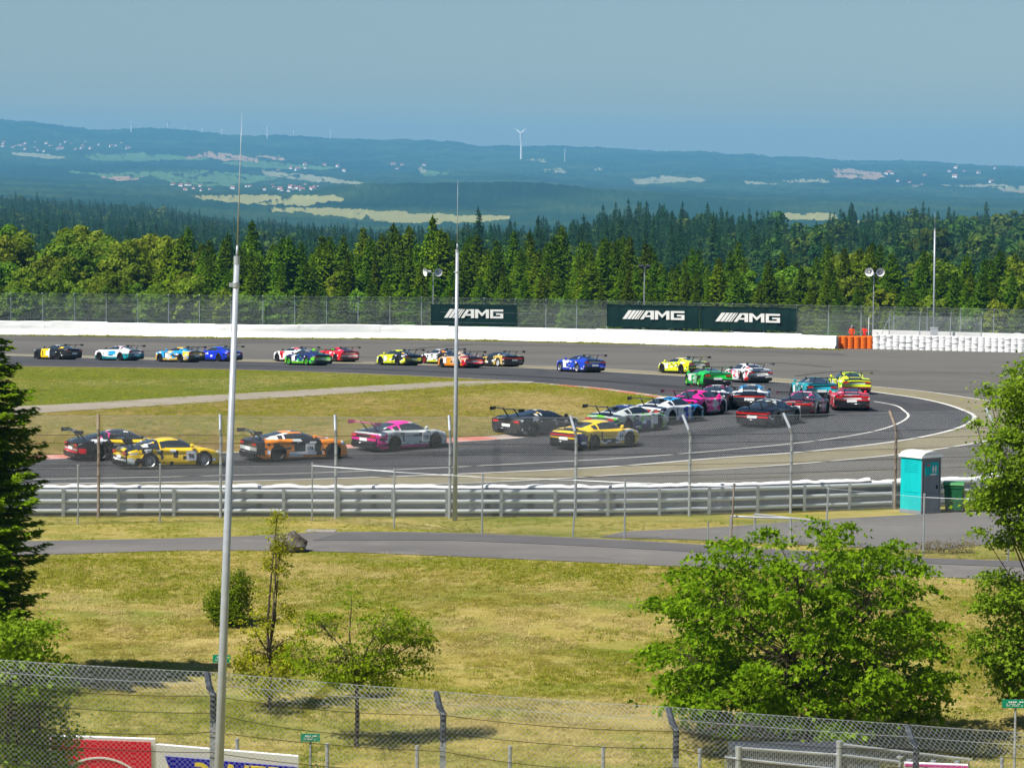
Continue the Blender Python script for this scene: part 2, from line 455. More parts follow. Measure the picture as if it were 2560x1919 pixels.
# red and white kerbs along the inside of the bend, block by block
def kerb(name, line, w, side):
    k = obj(name, None, kind='structure')
    s = np.concatenate([[0], np.cumsum(np.hypot(*np.diff(line, axis=0).T))])
    n = int(s[-1] / 1.6)
    u = np.linspace(0, s[-1], n + 1)
    px = np.interp(u, s, line[:, 0]); py = np.interp(u, s, line[:, 1])
    o = np.stack([px, py], 1); q = offset(o, w * side)
    for j in range(n):
        mb = MB()
        a, b, c, d = o[j], o[j + 1], q[j + 1], q[j]
        top = [(*p_, float(G(p_[1])) + h) for p_, h in ((a, .055), (b, .055), (c, .115), (d, .115))]
        low = [(x, y, z - .2) for x, y, z in top]
        mb.add(top + low, [(0, 1, 2, 3), (3, 2, 6, 7), (0, 4, 5, 1), (1, 5, 6, 2), (0, 3, 7, 4)])
        obj('kerb_block', mb.mesh('kerb_block', M_kred if j % 3 else M_kwhite), k)
kl = smooth_line(P((1500, 1078), (1272, 1098), (1112, 1108), (866, 1122)), 60)
kerb('kerb', kl, 1.0, -1)
kerb('kerb', smooth_line(P((300, 1143), (208, 1146), (107, 1150), (-60, 1153)), 40), 1.0, -1)
kerb('kerb', smooth_line(P((1402, 963), (1576, 981), (1690, 998)), 40), .8, -1)
# service path on the bank, its darker strip, the side road and the concrete cover
pn = P((-200, 1390), (130, 1386), (500, 1376), (800, 1379), (1200, 1394), (1800, 1421), (2200, 1437), (2760, 1460))
pf = P((-200, 1356), (130, 1352), (600, 1341), (850, 1330), (1000, 1330), (1500, 1347), (1800, 1364), (2300, 1394), (2760, 1408))
sheet('service_path', between(pn, pf, 120, 8), M_path, .020)
dn = P((780, 1352), (1100, 1352), (1500, 1368), (1900, 1390), (2400, 1413), (2760, 1425))
df_ = P((850, 1334), (1000, 1333), (1500, 1350), (1800, 1367), (2300, 1396), (2760, 1410))
sheet('asphalt_patch', between(dn, df_, 80, 4), M_dark, .032)
sn = P((1500, 1343), (1800, 1352), (2150, 1368), (2340, 1374), (2480, 1360), (2760, 1352))
sf = P((1560, 1329), (1800, 1318), (2060, 1299), (2300, 1286), (2480, 1276), (2760, 1262))
sheet('side_road', between(sn, sf, 60, 8), M_path, .020)
c = on(803, 1327)
mb = MB(); mb.prism([(-.55, -.4), (.5, -.42), (.55, .38), (-.5, .4)], ((c.x, c.y, c.z), (1, 0, 0), (0, 1, 0)), .025)
obj('manhole_cover', mb.mesh('manhole_cover', mat('concrete', (.27, .25, .22), .9)), label='pale flat concrete cover in the grass beside the service path', cat='manhole cover')

# ------------------------------------------------------------------ the country beyond the circuit
PXN = np.array([-900, 0, 320, 640, 960, 1280, 1600, 1920, 2240, 2560, 3460], float)
def yh_at(px): return YH + (px - 1280) * math.tan(ROLL)
def z_from(px, y, D): return CAMZ - (y - yh_at(px)) / FPX * D
def row(D, vals, canopy=None, isz=False):
    v = np.array([vals[0]] + list(vals) + [vals[-1]], float)
    if isz: return D, v
    return D, z_from(PXN, v, D) - (canopy or 0)
TR = [row(330, [-4.9] * 9, isz=True), row(420, [-5.6] * 9, isz=True), row(720, [-10] * 9, isz=True), row(960, [-27] * 9, isz=True),
      row(1600, [566, 580, 588, 596, 586, 533, 548, 538, 545], 16),
      row(2400, [526, 545, 568, 580, 595, 620, 640, 640, 640], 16),
      row(3200, [492, 512, 556, 600, 620, 640, 650, 650, 650], 16),
      row(3900, [520, 540, 585, 600, 600, 600, 610, 610, 610]),
      row(4600, [500, 528, 556, 572, 572, 572, 575, 580, 585]),
      row(5200, [492, 512, 530, 550, 553, 548, 548, 555, 562]),
      row(5700, [484, 500, 512, 512, 512, 520, 532, 540, 548]),
      row(6200, [474, 486, 494, 463, 460, 486, 513, 520, 527]),
      row(6600, [468, 480, 490, 474, 474, 492, 506, 512, 518]),
      row(9000, [446, 456, 466, 458, 458, 474, 484, 488, 494]),
      row(10500, [414, 424, 436, 438, 440, 450, 456, 462, 468]),
      row(12000, [384, 394, 406, 414, 418, 426, 433, 440, 446]),
      row(13500, [350, 366, 378, 390, 396, 404, 413, 420, 432]),
      row(15000, [307, 325, 345, 358, 371, 384, 398, 408, 421]),
      row(17000, [318, 335, 352, 364, 376, 388, 402, 412, 424])]
TD = np.array([r[0] for r in TR], float); TZ = np.stack([r[1] for r in TR])
def T(px, D):
    px = np.asarray(px, float); D = np.asarray(D, float)
    shp = np.broadcast(px, D).shape
    px = np.broadcast_to(px, shp).ravel(); D = np.broadcast_to(D, shp).ravel()
    c = np.clip(np.searchsorted(PXN, px, 'right') - 1, 0, len(PXN) - 2)
    u = (px - PXN[c]) / (PXN[c + 1] - PXN[c]); u = u * u * (3 - 2 * u)
    r_ = np.clip(np.searchsorted(TD, D, 'right') - 1, 0, len(TD) - 2)
    w = np.clip((D - TD[r_]) / (TD[r_ + 1] - TD[r_]), 0, 1)
    z = (TZ[r_, c] * (1 - u) + TZ[r_, c + 1] * u) * (1 - w) + (TZ[r_ + 1, c] * (1 - u) + TZ[r_ + 1, c + 1] * u) * w
    und = (fbm(px * .004, np.log(D) * 9, 11) - .5) * np.clip((D - 7000) / 5000, 0, 1) * 45
    return (z + und).reshape(shp)

FIELDS = [  # picture outline on the distant hillsides, crop
 ('tan', [(250, 448), (300, 443), (360, 446), (335, 455), (290, 459)]),
 ('green', [(160, 436), (330, 439), (500, 434), (560, 437), (690, 452), (540, 472), (430, 462), (380, 447), (250, 446)]),
 ('tan', [(420, 402), (480, 393), (520, 387), (640, 402), (635, 408), (560, 408), (500, 397)]),
 ('green', [(200, 392), (330, 390), (430, 396), (520, 402), (420, 408), (230, 407)]),
 ('pale', [(20, 386), (110, 391), (165, 402), (90, 401), (30, 394)]),
 ('green', [(540, 412), (640, 408), (720, 417), (840, 425), (800, 430), (640, 426)]),
 ('pale', [(640, 432), (760, 444), (900, 462), (890, 468), (760, 456), (660, 446)]),
 ('tan', [(630, 394), (690, 398), (705, 406), (650, 400)]),
 ('yellow', [(470, 498), (560, 494), (840, 496), (850, 503), (760, 520), (700, 520), (540, 508)]),
 ('yellow', [(680, 524), (860, 530), (1000, 538), (1270, 548), (1260, 556), (1150, 560), (1020, 566), (860, 548), (760, 538), (670, 532)]),
 ('green', [(1035, 434), (1070, 430), (1090, 438), (1125, 432), (1110, 444), (1060, 446)]),
 ('pale', [(1030, 425), (1048, 424), (1052, 433), (1036, 434)]),
 ('pale', [(1310, 406), (1350, 404), (1352, 409), (1312, 409)]),
 ('pale', [(1315, 430), (1400, 428), (1402, 436), (1370, 438)]),
 ('pale', [(1480, 430), (1510, 427), (1508, 432), (1485, 434)]),
 ('pale', [(1570, 455), (1640, 446), (1760, 452), (1750, 459), (1640, 462), (1580, 465)]),
 ('tan', [(2075, 430), (2100, 427), (2200, 440), (2195, 450), (2130, 452), (2080, 448)]),
 ('pale', [(1855, 459), (1930, 464), (1925, 470), (1860, 465)]),
 ('pale', [(1945, 458), (2050, 454), (2060, 461), (1960, 463)]),
 ('tan', [(2270, 468), (2300, 466), (2302, 471), (2275, 473)]),
 ('pale', [(2340, 470), (2480, 468), (2600, 474), (2600, 482), (2480, 476)]),
 ('tan', [(2490, 478), (2620, 480), (2620, 490), (2520, 486)]),
 ('yellow', [(1940, 538), (2080, 541), (2085, 556), (1960, 552)]),
 ('yellow', [(2130, 558), (2180, 556), (2180, 566), (2130, 566)])]
tpx = np.arange(-620, 3181, 5.0)
segs = [np.linspace(325, 960, 16), np.linspace(1000, 3200, 20), np.linspace(3400, 4500, 10), np.linspace(4600, 15000, 210), np.linspace(15200, 17000, 6)]
tD = np.concatenate(segs)
PX_, DD_ = np.meshgrid(tpx, tD)
Z0 = T(PX_, DD_)
YP = yh_at(PX_) + (CAMZ - Z0) / DD_ * FPX
def inpoly(x, y, poly):
    r_ = np.zeros(x.shape, bool); n = len(poly); j = n - 1
    for k in range(n):
        xi, yi = poly[k]; xj, yj = poly[j]
        r_ ^= ((yi > y) != (yj > y)) & (x < (xj - xi) * (y - yi) / ((yj - yi) or 1e-9) + xi)
        j = k
    return r_
kind_ = np.zeros(PX_.shape, np.int32)
wob = (vnoise(PX_ * .016, DD_ * .0035, 21) - .5)
for nm, poly in FIELDS:
    kind_[inpoly(PX_ + wob * 16, YP + wob * 3.0, poly) & (DD_ > 4300)] = {'green': 1, 'tan': 2, 'pale': 3, 'yellow': 4}[nm]
hedge = (np.abs(vnoise(PX_ * .005, DD_ * .0040, 33) - .5) < .03) | (vnoise(PX_ * .03, DD_ * .006, 35) > .84)
kind_[hedge] = 0
bump = np.where((kind_ == 0) & (DD_ > 4300), 1.0, 0.0)
Z1 = Z0 + bump * ((rng.random(PX_.shape) * .45 + .5 + (fbm(PX_ * .05, DD_ * .004, 9) - .4) * 1.1) * DD_ * .0009)
V = np.dstack([(PX_ - 1280) / FPX * DD_, DD_, Z1]).reshape(-1, 3)
i = np.arange(V.shape[0]).reshape(PX_.shape)
F = np.stack([i[:-1, :-1], i[:-1, 1:], i[1:, 1:], i[1:, :-1]], -1).reshape(-1, 4)
M_wood = nmat('far_woodland', [((.012, .038, .018),), ((.034, .064, .022), (.004, .0025, .01), .45, .6, 8), ((.007, .026, .016), (.0015, .0008, .01), .5, .62, 5)], rough=1, spec=0)
fields = [M_wood] + [nmat('field_' + nme, [(cc,), (tuple(q * 1.15 for q in cc), (.004, .002, .01), .4, .65, 5)], rough=1, spec=0)
          for nme, cc in (('green', (.075, .14, .05)), ('tan', (.29, .20, .13)), ('pale', (.21, .215, .13)), ('yellow', (.235, .23, .09)))]
me = fast_mesh('valley_terrain', V, F, None)
for m_ in fields: me.materials.append(m_)
kf = np.minimum(kind_[:-1, :-1], 9)
me.polygons.foreach_set('material_index', kf.reshape(-1))
obj('valley_terrain', me, kind='structure')
# ------------------------------------------------------------------ vegetation
M_bark = nmat('bark', [((.075, .058, .042),), ((.12, .10, .08), (6, 6, 2), .45, .65, 6)], rough=.95)
M_spr = leafmat('spruce_needles', (.036, .088, .003), (.118, .196, .006), .28, .30, .02)
M_spd = leafmat('spruce_needles_far', (.012, .048, .012), (.040, .094, .022), .2, .30, .02)
M_brd = leafmat('broad_leaves', (.095, .175, .010), (.210, .290, .028), .35, .28, .03)
M_brf = leafmat('broad_leaves_far', (.045, .095, .014), (.090, .145, .024), .30, .28, .03)
M_maple = leafmat('maple_leaves', (.095, .205, .006), (.255, .400, .016), .45, .05, .0)
M_fir = leafmat('fir_needles', (.070, .150, .005), (.240, .370, .014), .4, .05, .0)
M_hed = leafmat('hawthorn_leaves', (.12, .21, .006), (.29, .37, .018), .40, .08, .01)
M_sap = leafmat('sapling_leaves', (.20, .245, .008), (.44, .45, .028), .42, .08, .01)
M_edge = leafmat('edge_tree_leaves', (.12, .22, .010), (.27, .39, .030), .45, .05, .0)
M_olive = leafmat('bush_leaves', (.100, .165, .006), (.23, .295, .016), .42, .08, .01)

def cards(C_, A_, S_, N_, fold):
    """folded rhombus per row: centre, half length vector, half width vector, normal, fold height"""
    V = np.stack([C_ - A_, C_ + S_ + N_ * fold, C_ + A_, C_ - S_ + N_ * fold], 1)
    return V

def spruce_mesh(name, seed, h, r, levels, m_, seg=4, dens=1.0):
    g = np.random.default_rng(seed); out = []
    for li in range(levels):
        t = (li + g.uniform(-.3, .3)) / levels; t = min(max(t, 0), .985)
        z = h * (.05 + .95 * t); rad = r * (1 - t) ** .8 * g.uniform(.78, 1.15) + .06
        nb = max(4, int((5 + 6 * (1 - t)) * dens)); ph = g.random() * 6.3 + np.arange(nb) * 6.283 / nb + g.uniform(-.25, .25, nb)
        rr = rad * g.uniform(.7, 1.15, nb)
        for s in range(seg):
            f = (s + .75) / seg
            d = np.stack([np.cos(ph), np.sin(ph), np.zeros(nb)], 1)
            side = np.stack([-np.sin(ph), np.cos(ph), np.zeros(nb)], 1)
            c_ = d * (rr * f)[:, None]; c_[:, 2] = z - .30 * rr * f ** 1.3 + .12 * rr * f ** 3
            ln = rr / seg * .85; wd = (.11 + .16 * rr) * (1.15 - f * .6) * g.uniform(.8, 1.3, nb)
            along_ = d * ln[:, None]; along_[:, 2] = -ln * .33
            jit = g.normal(0, .05, (nb, 3)) * r
            out.append(cards(c_ + jit, along_, side * wd[:, None] + g.normal(0, .04, (nb, 3)), np.array([[0, 0, 1.]]), -.06 * r))
    top = np.array([[0, 0, h * .97]]); k = 4
    for a in range(k):
        out.append(cards(top, np.array([[0, 0, h * .045]]), np.array([[math.cos(a * 1.57) * .05 * r, math.sin(a * 1.57) * .05 * r, 0]]), np.array([[0, 0, 1.]]), 0))
    V = np.concatenate(out).reshape(-1, 3); F = np.arange(len(V)).reshape(-1, 4)
    return fast_mesh(name, V, F, m_)

def clump_mesh(name, seed, h, rx_, rz_, nclump, nleaf, ls, m_):
    g = np.random.default_rng(seed); out = []
    d = g.normal(0, 1, (nclump, 3)); d /= np.linalg.norm(d, axis=1)[:, None]
    rad = g.uniform(.45, 1.0, nclump) ** .6
    cc = d * rad[:, None] * np.array([rx_, rx_, rz_]) * (1 + .25 * (g.random((nclump, 1)) - .5)); cc[:, 2] += h - rz_
    cr = g.uniform(.22, .42, nclump) * rx_
    for c_, q in zip(cc, cr):
        e = g.normal(0, 1, (nleaf, 3)); e /= np.linalg.norm(e, axis=1)[:, None]; e[:, 2] = np.abs(e[:, 2]) * .9 - .25
        p = c_ + e * q * g.uniform(.7, 1.1, (nleaf, 1))
        n_ = e + g.normal(0, .45, (nleaf, 3)) + np.array([0, 0, .3]); n_ /= np.linalg.norm(n_, axis=1)[:, None]
        a = np.cross(n_, g.normal(0, 1, (nleaf, 3))); a /= np.linalg.norm(a, axis=1)[:, None]; s = np.cross(n_, a)
        sz = ls * g.uniform(.6, 1.3, (nleaf, 1))
        out.append(cards(p, a * sz, s * sz * .7, n_, ls * .12))
    V = np.concatenate(out).reshape(-1, 3); F = np.arange(len(V)).reshape(-1, 4)
    return fast_mesh(name, V, F, m_)

def trunk_mesh(h, r):
    mb = MB(); mb.tube([(0, 0, -.3), (0, 0, h * .5), (0, 0, h)], [r, r * .7, r * .15], 6)
    return mb.mesh('trunk', M_bark)
SPR = [spruce_mesh('spruce_crown', 10 + k, 10, 2.9 + .35 * (k % 3), 30, M_spr, 6, 1.6) for k in range(5)]
BRD = [clump_mesh('broad_crown', 30 + k, 8, 2.5 + .3 * (k % 2), 3.2, 70, 60, .24, M_brd) for k in range(4)]
SPF = [spruce_mesh('far_spruce_crown', 50 + k, 17, 3.3 + .5 * (k % 2), 26, M_spd, 4, 1.2) for k in range(4)]
BRF = [clump_mesh('far_broad_crown', 70 + k, 14, 4.2, 5.0, 34, 20, .75, M_brf) for k in range(3)]
TRK = trunk_mesh(9.4, .13); TRB = trunk_mesh(6.5, .14)

_fb = P((0, 827), (620, 835), (1280, 842), (1900, 858), (2480, 872))
FOREST0 = max(q.y for q in _fb) + 8.5
def dmax(px): return np.interp(px, [-150, 200, 700, 1300, 1700, 2100, 2760], [600, 600, 640, 640, 570, 520, 520])
g3 = np.random.default_rng(5)
spr, brd = [], []
for rw in range(11):
    D = FOREST0 + rw * 8.5
    stepx = 3.1 + rw * .10
    xs_ = np.arange(-150, 2740, stepx * FPX / D)
    for px in xs_ + g3.uniform(-.45, .45, len(xs_)) * stepx * FPX / D:
        d = D + g3.uniform(-3.5, 3.5)
        x = (px - 1280) / FPX * d; z = float(T(px, d)) - .15
        lb = fbm(px * .006, d * .02, 31)
        big = .8 + .5 * fbm(px * .012, d * .05, 37)
        pb = np.interp(px, [-150, 330, 450, 620, 1900, 2250, 2700], [.95, .88, .40, .02, .05, .22, .4])
        if rw == 0 and px < 760: pb = max(pb, .75)
        isb = g3.random() < np.clip(pb + (lb - .5) * .45, 0, 1)
        if isb:
            hh = np.interp(rw, [0, 2, 4, 8], [4.2, 5.6, 6.9, 8.2]) * g3.uniform(.75, 1.15) * big
            if px > 1700: hh *= np.interp(px, [1700, 2100], [1, .88])
            brd.append((x, d, z, hh / 8, g3.random() * 6.28, g3.integers(0, 4), d))
        else:
            hh = np.interp(rw, [0, 2, 4, 8], [5.4, 7.4, 8.8, 9.8]) * g3.uniform(.72, 1.12) * big * (1.12 if g3.random() < .12 else 1)
            if px > 1500: hh *= np.interp(px, [1500, 2050], [1, .80])
            spr.append((x, d, z, hh / 10, g3.random() * 6.28, g3.integers(0, 5), d))
def plant(lst, crowns, trunk, name, label, cat, group, nmax, far, stufflabel):
    lst = sorted(lst, key=lambda q: q[6] - 6 * q[3])
    for q in lst[:nmax]:
        t = thing(name, label, cat, q[:3], q[4], group)
        w_ = random.uniform(.9, 1.2)
        t.scale = (q[3] * w_, q[3] * w_, q[3])
        obj('crown', crowns[q[5]], t); obj('trunk', trunk, t)
    rest = np.array([q[:6] for q in lst[nmax:]])
    if len(rest):
        n = len(rest)
        scatter(far, crowns, rest[:, :3], np.stack([np.zeros(n), np.zeros(n), rest[:, 4]], 1), np.stack([rest[:, 3] * 1.05] * 2 + [rest[:, 3]], 1), rest[:, 5].astype(int), stufflabel, 'forest')
plant(spr, SPR, TRK, 'spruce_tree', 'dark green spruce in the front of the forest behind the far fence', 'spruce', 'front spruces of the forest', 300, 'spruce_forest', 'dense dark spruce forest filling the ground behind the front trees')
plant(brd, BRD, TRB, 'broadleaf_tree', 'pale green leafy tree in the front of the forest behind the far fence', 'tree', 'front leafy trees of the forest', 220, 'leafy_forest', 'pale green leafy forest among and behind the spruces')

def wood(name, pxr, Dr, sp, fn_broad, label, crowns_s, crowns_b, hs, seed, lim=None):
    g = np.random.default_rng(seed); P_ = []; Rz = []; S_ = []; Ix = []
    D = Dr[0]
    while D < Dr[1]:
        sx = sp * FPX / D
        px = np.arange(pxr[0], pxr[1], sx); px = px + g.uniform(-.45, .45, len(px)) * sx
        d = D + g.uniform(-.45, .45, len(px)) * sp * 1.2
        if lim is not None:
            ok = d < lim(px); px, d = px[ok], d[ok]
        z = T(px, d) - .5
        P_.append(np.stack([(px - 1280) / FPX * d, d, z], 1)); n = len(px)
        b = g.random(n) < fn_broad(px, d)
        Ix.append(np.where(b, len(crowns_s) + g.integers(0, len(crowns_b), n), g.integers(0, len(crowns_s), n)))
        s = g.uniform(.7, 1.15, n) * hs * np.where(g.random(n) < .14, 1.22, 1)
        S_.append(np.stack([s * g.uniform(.9, 1.25, n), s * g.uniform(.9, 1.25, n), s], 1)); Rz.append(np.stack([np.zeros(n), np.zeros(n), g.random(n) * 6.28], 1))
        D += sp * 1.15
    scatter(name, crowns_s + crowns_b, np.concatenate(P_), np.concatenate(Rz), np.concatenate(S_), np.concatenate(Ix), label, 'forest')
wood('ridge_forest', (1180, 2760), (860, 1640), 8.0, lambda px, d: np.clip(np.interp(px, [1180, 1900, 2000, 2300, 2560], [.02, .05, .35, .22, .7]) + (fbm(px * .01, d * .01, 41) - .5) * .5, 0, 1),
     'hazy blue green spruce forest on the ridge behind the right half of the near forest', SPF, BRF, 1.05, 3, lambda px: np.where((px > 1945) & (px < 2065), 1380, 1640))
wood('valley_forest', (-150, 1400), (1000, 3250), 10.5, lambda px, d: np.clip(.10 + (fbm(px * .01, d * .004, 43) - .5) * .7, 0, 1),
     'hazy forest rolling away beyond the near trees on the left', SPF, BRF, 1.0, 4)

# ---- single trees near the camera
def leaf_arrays(g, C_, size, flat=.5, tip=None, droop=0.0):
    """three-pointed folded leaves at the points C_"""
    n = len(C_)
    nn = g.normal(0, flat, (n, 3)) + np.array([0, 0, 1.0]); nn /= np.linalg.norm(nn, axis=1)[:, None]
    a = g.normal(0, 1, (n, 3)) if tip is None else tip + g.normal(0, .5, (n, 3))
    a = a - nn * (a * nn).sum(1)[:, None]; a /= np.linalg.norm(a, axis=1)[:, None] + 1e-9
    a[:, 2] -= droop; s = np.cross(nn, a)
    z = size * g.uniform(.6, 1.25, (n, 1)); up = nn * z * .10
    B = C_; Tp = C_ + a * z
    R1 = C_ + a * z * .38 + s * z * .50 + up; N1 = C_ + a * z * .55 + s * z * .20 + up
    L1 = C_ + a * z * .38 - s * z * .50 + up; N2 = C_ + a * z * .55 - s * z * .20 + up
    V = np.stack([B, R1, N1, Tp, N2, L1], 1).reshape(-1, 3)
    k = np.arange(n)[:, None] * 6
    return V, np.concatenate([k + np.array([0, 1, 2, 3]), k + np.array([0, 3, 4, 5])], 0)

def near_tree(name, label, cat, base, lobes, trunk_r, ncl, nleaf, lsize, m_, seed, fork=.3, spray=(.55, .16), lean=(0, 0), droop=.25, bark=None):
    """lobes: [(x, y, z, rx, ry, rz, weight)] relative to the base; limbs run from the trunk to every leaf spray"""
    g = np.random.default_rng(seed)
    t = thing(name, label, cat, base)
    w = np.array([l[6] for l in lobes], float); w /= w.sum()
    top = max(l[2] for l in lobes)
    fk = Vector((lean[0], lean[1], top * fork))
    mb = MB(); mb.tube([(0, 0, -.3), fk * .5 + Vector((.03, 0, 0)), fk], [trunk_r * 1.15, trunk_r, trunk_r * .8], 8)
    Cs = []; Os = []
    for l, ww in zip(lobes, w):
        c_ = Vector(l[:3]); n = max(3, int(ncl * ww))
        mid = fk.lerp(c_, .55) + Vector((g.normal(0, .12), g.normal(0, .12), .1))
        mb.tube([fk, mid, c_], [trunk_r * .6, trunk_r * .36, trunk_r * .16], 6, cap=False)
        d = g.normal(0, 1, (n, 3)); d /= np.linalg.norm(d, axis=1)[:, None]
        rad = g.uniform(.25, 1.0, (n, 1)) ** .45
        p = np.array(c_) + d * rad * np.array(l[3:6])
        for q in p:
            st = mid.lerp(c_, g.uniform(.2, 1.0)); e = Vector(q)
            mb.tube([st, st.lerp(e, .5) + Vector((0, 0, .08)), e], [trunk_r * .12, trunk_r * .08, trunk_r * .03], 4, cap=False)
            Os.append(np.array(e - st.lerp(e, .5)))
        Cs.append(p)
    obj('trunk', mb.mesh('trunk', bark or M_bark), t)
    Cs = np.concatenate(Cs); Os = np.array(Os); Os /= np.linalg.norm(Os, axis=1)[:, None] + 1e-9
    k = np.repeat(np.arange(len(Cs)), nleaf)
    off = g.normal(0, 1, (len(k), 3)) * np.array([spray[0], spray[0], spray[1]])
    out_ = Os[k]
    off[:, 2] -= droop * np.linalg.norm(off[:, :2], axis=1) ** 1.5
    P_ = Cs[k] + off * g.uniform(.3, 1.0, (len(k), 1))
    V, F = leaf_arrays(g, P_, lsize, .85, out_ * .8, .35)
    obj('crown', fast_mesh('crown', V, F, m_), t)
    return t

def rel(base, px, py, dy=0.0):
    q = at(px, py, base.y + dy); return (q.x - base.x, dy, q.z - base.z)
# big maple
mb_ = on(2022, 1868); s1 = mb_.y / FPX
lob = []
for px, py, rx_, rz_, wt in ((1990, 1420, 240, 110, 1.5), (1800, 1500, 150, 120, 1.1), (2180, 1480, 160, 120, 1.2), (1720, 1660, 120, 110, .9), (1960, 1620, 240, 130, 2.0), (2220, 1640, 150, 120, 1.2), (2290, 1740, 90, 70, .5), (1820, 1740, 150, 80, 1.0), (2060, 1760, 200, 70, 1.1), (2080, 1325, 55, 40, .22), (1830, 1385, 70, 40, .22), (1690, 1500, 60, 40, .25), (2300, 1560, 70, 60, .35), (2230, 1385, 40, 50, .2), (2350, 1690, 50, 40, .2), (1640, 1640, 50, 30, .16), (2340, 1780, 50, 30, .15), (2290, 1400, 40, 20, .1)):
    for dy in ((-1.2, 1.2) if wt > .8 else (0,)):
        q = rel(mb_, px, py, dy); lob.append((*q, rx_ * s1, rx_ * s1 * .9, rz_ * s1, wt))
near_tree('maple_tree', 'big bright green maple in front of the service path at the right', 'tree', mb_, lob, .09, 560, 70, .135, M_maple, 11, .30, (.34, .075), droop=.45)
# tree at the right edge
rb = on(2640, 1830); s1 = rb.y / FPX; lob = []
for px, py, rx_, rz_, wt in ((2600, 960, 90, 70, .9), (2530, 1010, 55, 45, .5), (2515, 1150, 70, 90, 1.2), (2600, 1120, 100, 110, 1.2), (2490, 1250, 60, 40, .6), (2580, 1280, 90, 60, .8), (2550, 1350, 60, 25, .25), (2500, 1480, 60, 70, .7), (2590, 1520, 100, 90, 1.1), (2500, 1620, 70, 70, .8), (2600, 1660, 100, 80, 1.0), (2545, 1700, 60, 40, .4), (2455, 1330, 20, 14, .06), (2440, 1060, 20, 14, .05), (2470, 975, 26, 18, .08)):
    q = rel(rb, px, py, random.uniform(-.8, .8)); lob.append((*q, rx_ * s1, rx_ * s1, rz_ * s1, wt))
near_tree('broadleaf_tree', 'leafy tree reaching into the picture along the right edge', 'tree', rb, lob, .045, 620, 44, .115, M_edge, 12, .22, (.30, .09))
# small spreading hawthorn
hb = on(890, 1862); s1 = hb.y / FPX; lob = []
for px, py, rx_, rz_, wt in ((800, 1560, 55, 35, .6), (880, 1500, 30, 40, .16), (920, 1640, 90, 50, 1.2), (840, 1650, 90, 50, 1.1), (1000, 1570, 75, 45, 1.0), (1050, 1600, 45, 25, .4), (760, 1640, 60, 40, .5), (900, 1690, 100, 30, 1.0), (1010, 1660, 70, 30, .6), (960, 1560, 60, 50, .5)):
    q = rel(hb, px, py, random.uniform(-.7, .7)); lob.append((*q, rx_ * s1, rx_ * s1, rz_ * s1, wt))
near_tree('hawthorn_tree', 'small spreading tree with thin crown left of the middle on the slope', 'tree', hb, lob, .055, 280, 38, .074, M_hed, 13, .42, (.22, .07), droop=.1)
# sapling with a thin leader
sb = on(672, 1778); s1 = sb.y / FPX; lob = []
for px, py, rx_, rz_, wt in ((690, 1300, 14, 26, .30), (700, 1360, 24, 30, .55), (690, 1410, 30, 26, .5), (680, 1470, 20, 24, .15), (690, 1530, 40, 30, .35), (640, 1560, 40, 40, .35), (670, 1620, 70, 40, .9), (620, 1640, 40, 40, .4), (730, 1640, 50, 50, .6), (670, 1690, 80, 50, 1.3), (740, 1590, 30, 30, .2)):
    q = rel(sb, px, py, random.uniform(-.3, .3)); lob.append((*q, rx_ * s1, rx_ * s1, rz_ * s1, wt))
near_tree('young_tree', 'slender young tree with yellowish leaves right of the left mast', 'tree', sb, lob, .045, 190, 36, .072, M_sap, 14, .30, (.17, .09), droop=.05)
ld = bpy.data.objects['young_tree']
mb = MB(); mb.tube([(0, 0, 1.2), Vector(rel(sb, 668, 1560)), Vector(rel(sb, 680, 1420)), Vector(rel(sb, 694, 1283))], [.05, .035, .022, .008], 6); obj('leader', mb.mesh('leader', M_bark), ld)
# round bush behind the mast
bb = on(578, 1566); s1 = bb.y / FPX; lob = []
for px, py, rx_, rz_, wt in ((565, 1520, 45, 38, 1.0), (595, 1470, 34, 45, 1.0), (580, 1530, 50, 34, 1.0), (535, 1500, 24, 24, .4)):
    q = rel(bb, px, py, 0); lob.append((*q, rx_ * s1, rx_ * s1, rz_ * s1, wt))
near_tree('bush', 'upright green bush directly behind the left mast', 'bush', bb, lob, .035, 220, 44, .065, M_olive, 15, .12, (.13, .13), droop=0)
# low bushes cut by the bottom edge
for k, (px, py, w_, lb) in enumerate(((762, 1868, 90, 'low bush around the lower green sign at the bottom edge'), (1408, 1895, 62, 'yellow green broom bush cut by the bottom edge'), (1790, 1905, 40, 'small bush left of the bar railing at the bottom edge'))):
    Y = 66.0; p0 = at(px, py, Y); z0 = float(G(Y)); b_ = Vector((p0.x, Y, z0)); hh = p0.z - z0
    lob = [(dx * w_ * Y / FPX, dy * .4, hh * f_ - .1, w_ * Y / FPX * .55, .5, hh * .30, 1) for dx, dy, f_ in ((-.4, 0, .62), (.35, .3, .66), (0, -.3, .72), (-.2, .4, .4), (.3, -.2, .38))]
    near_tree('bush', lb, 'bush', b_, lob, .03, 90, 36, .055, M_olive if k == 0 else M_hed, 20 + k, .2, (.16, .12), droop=0)
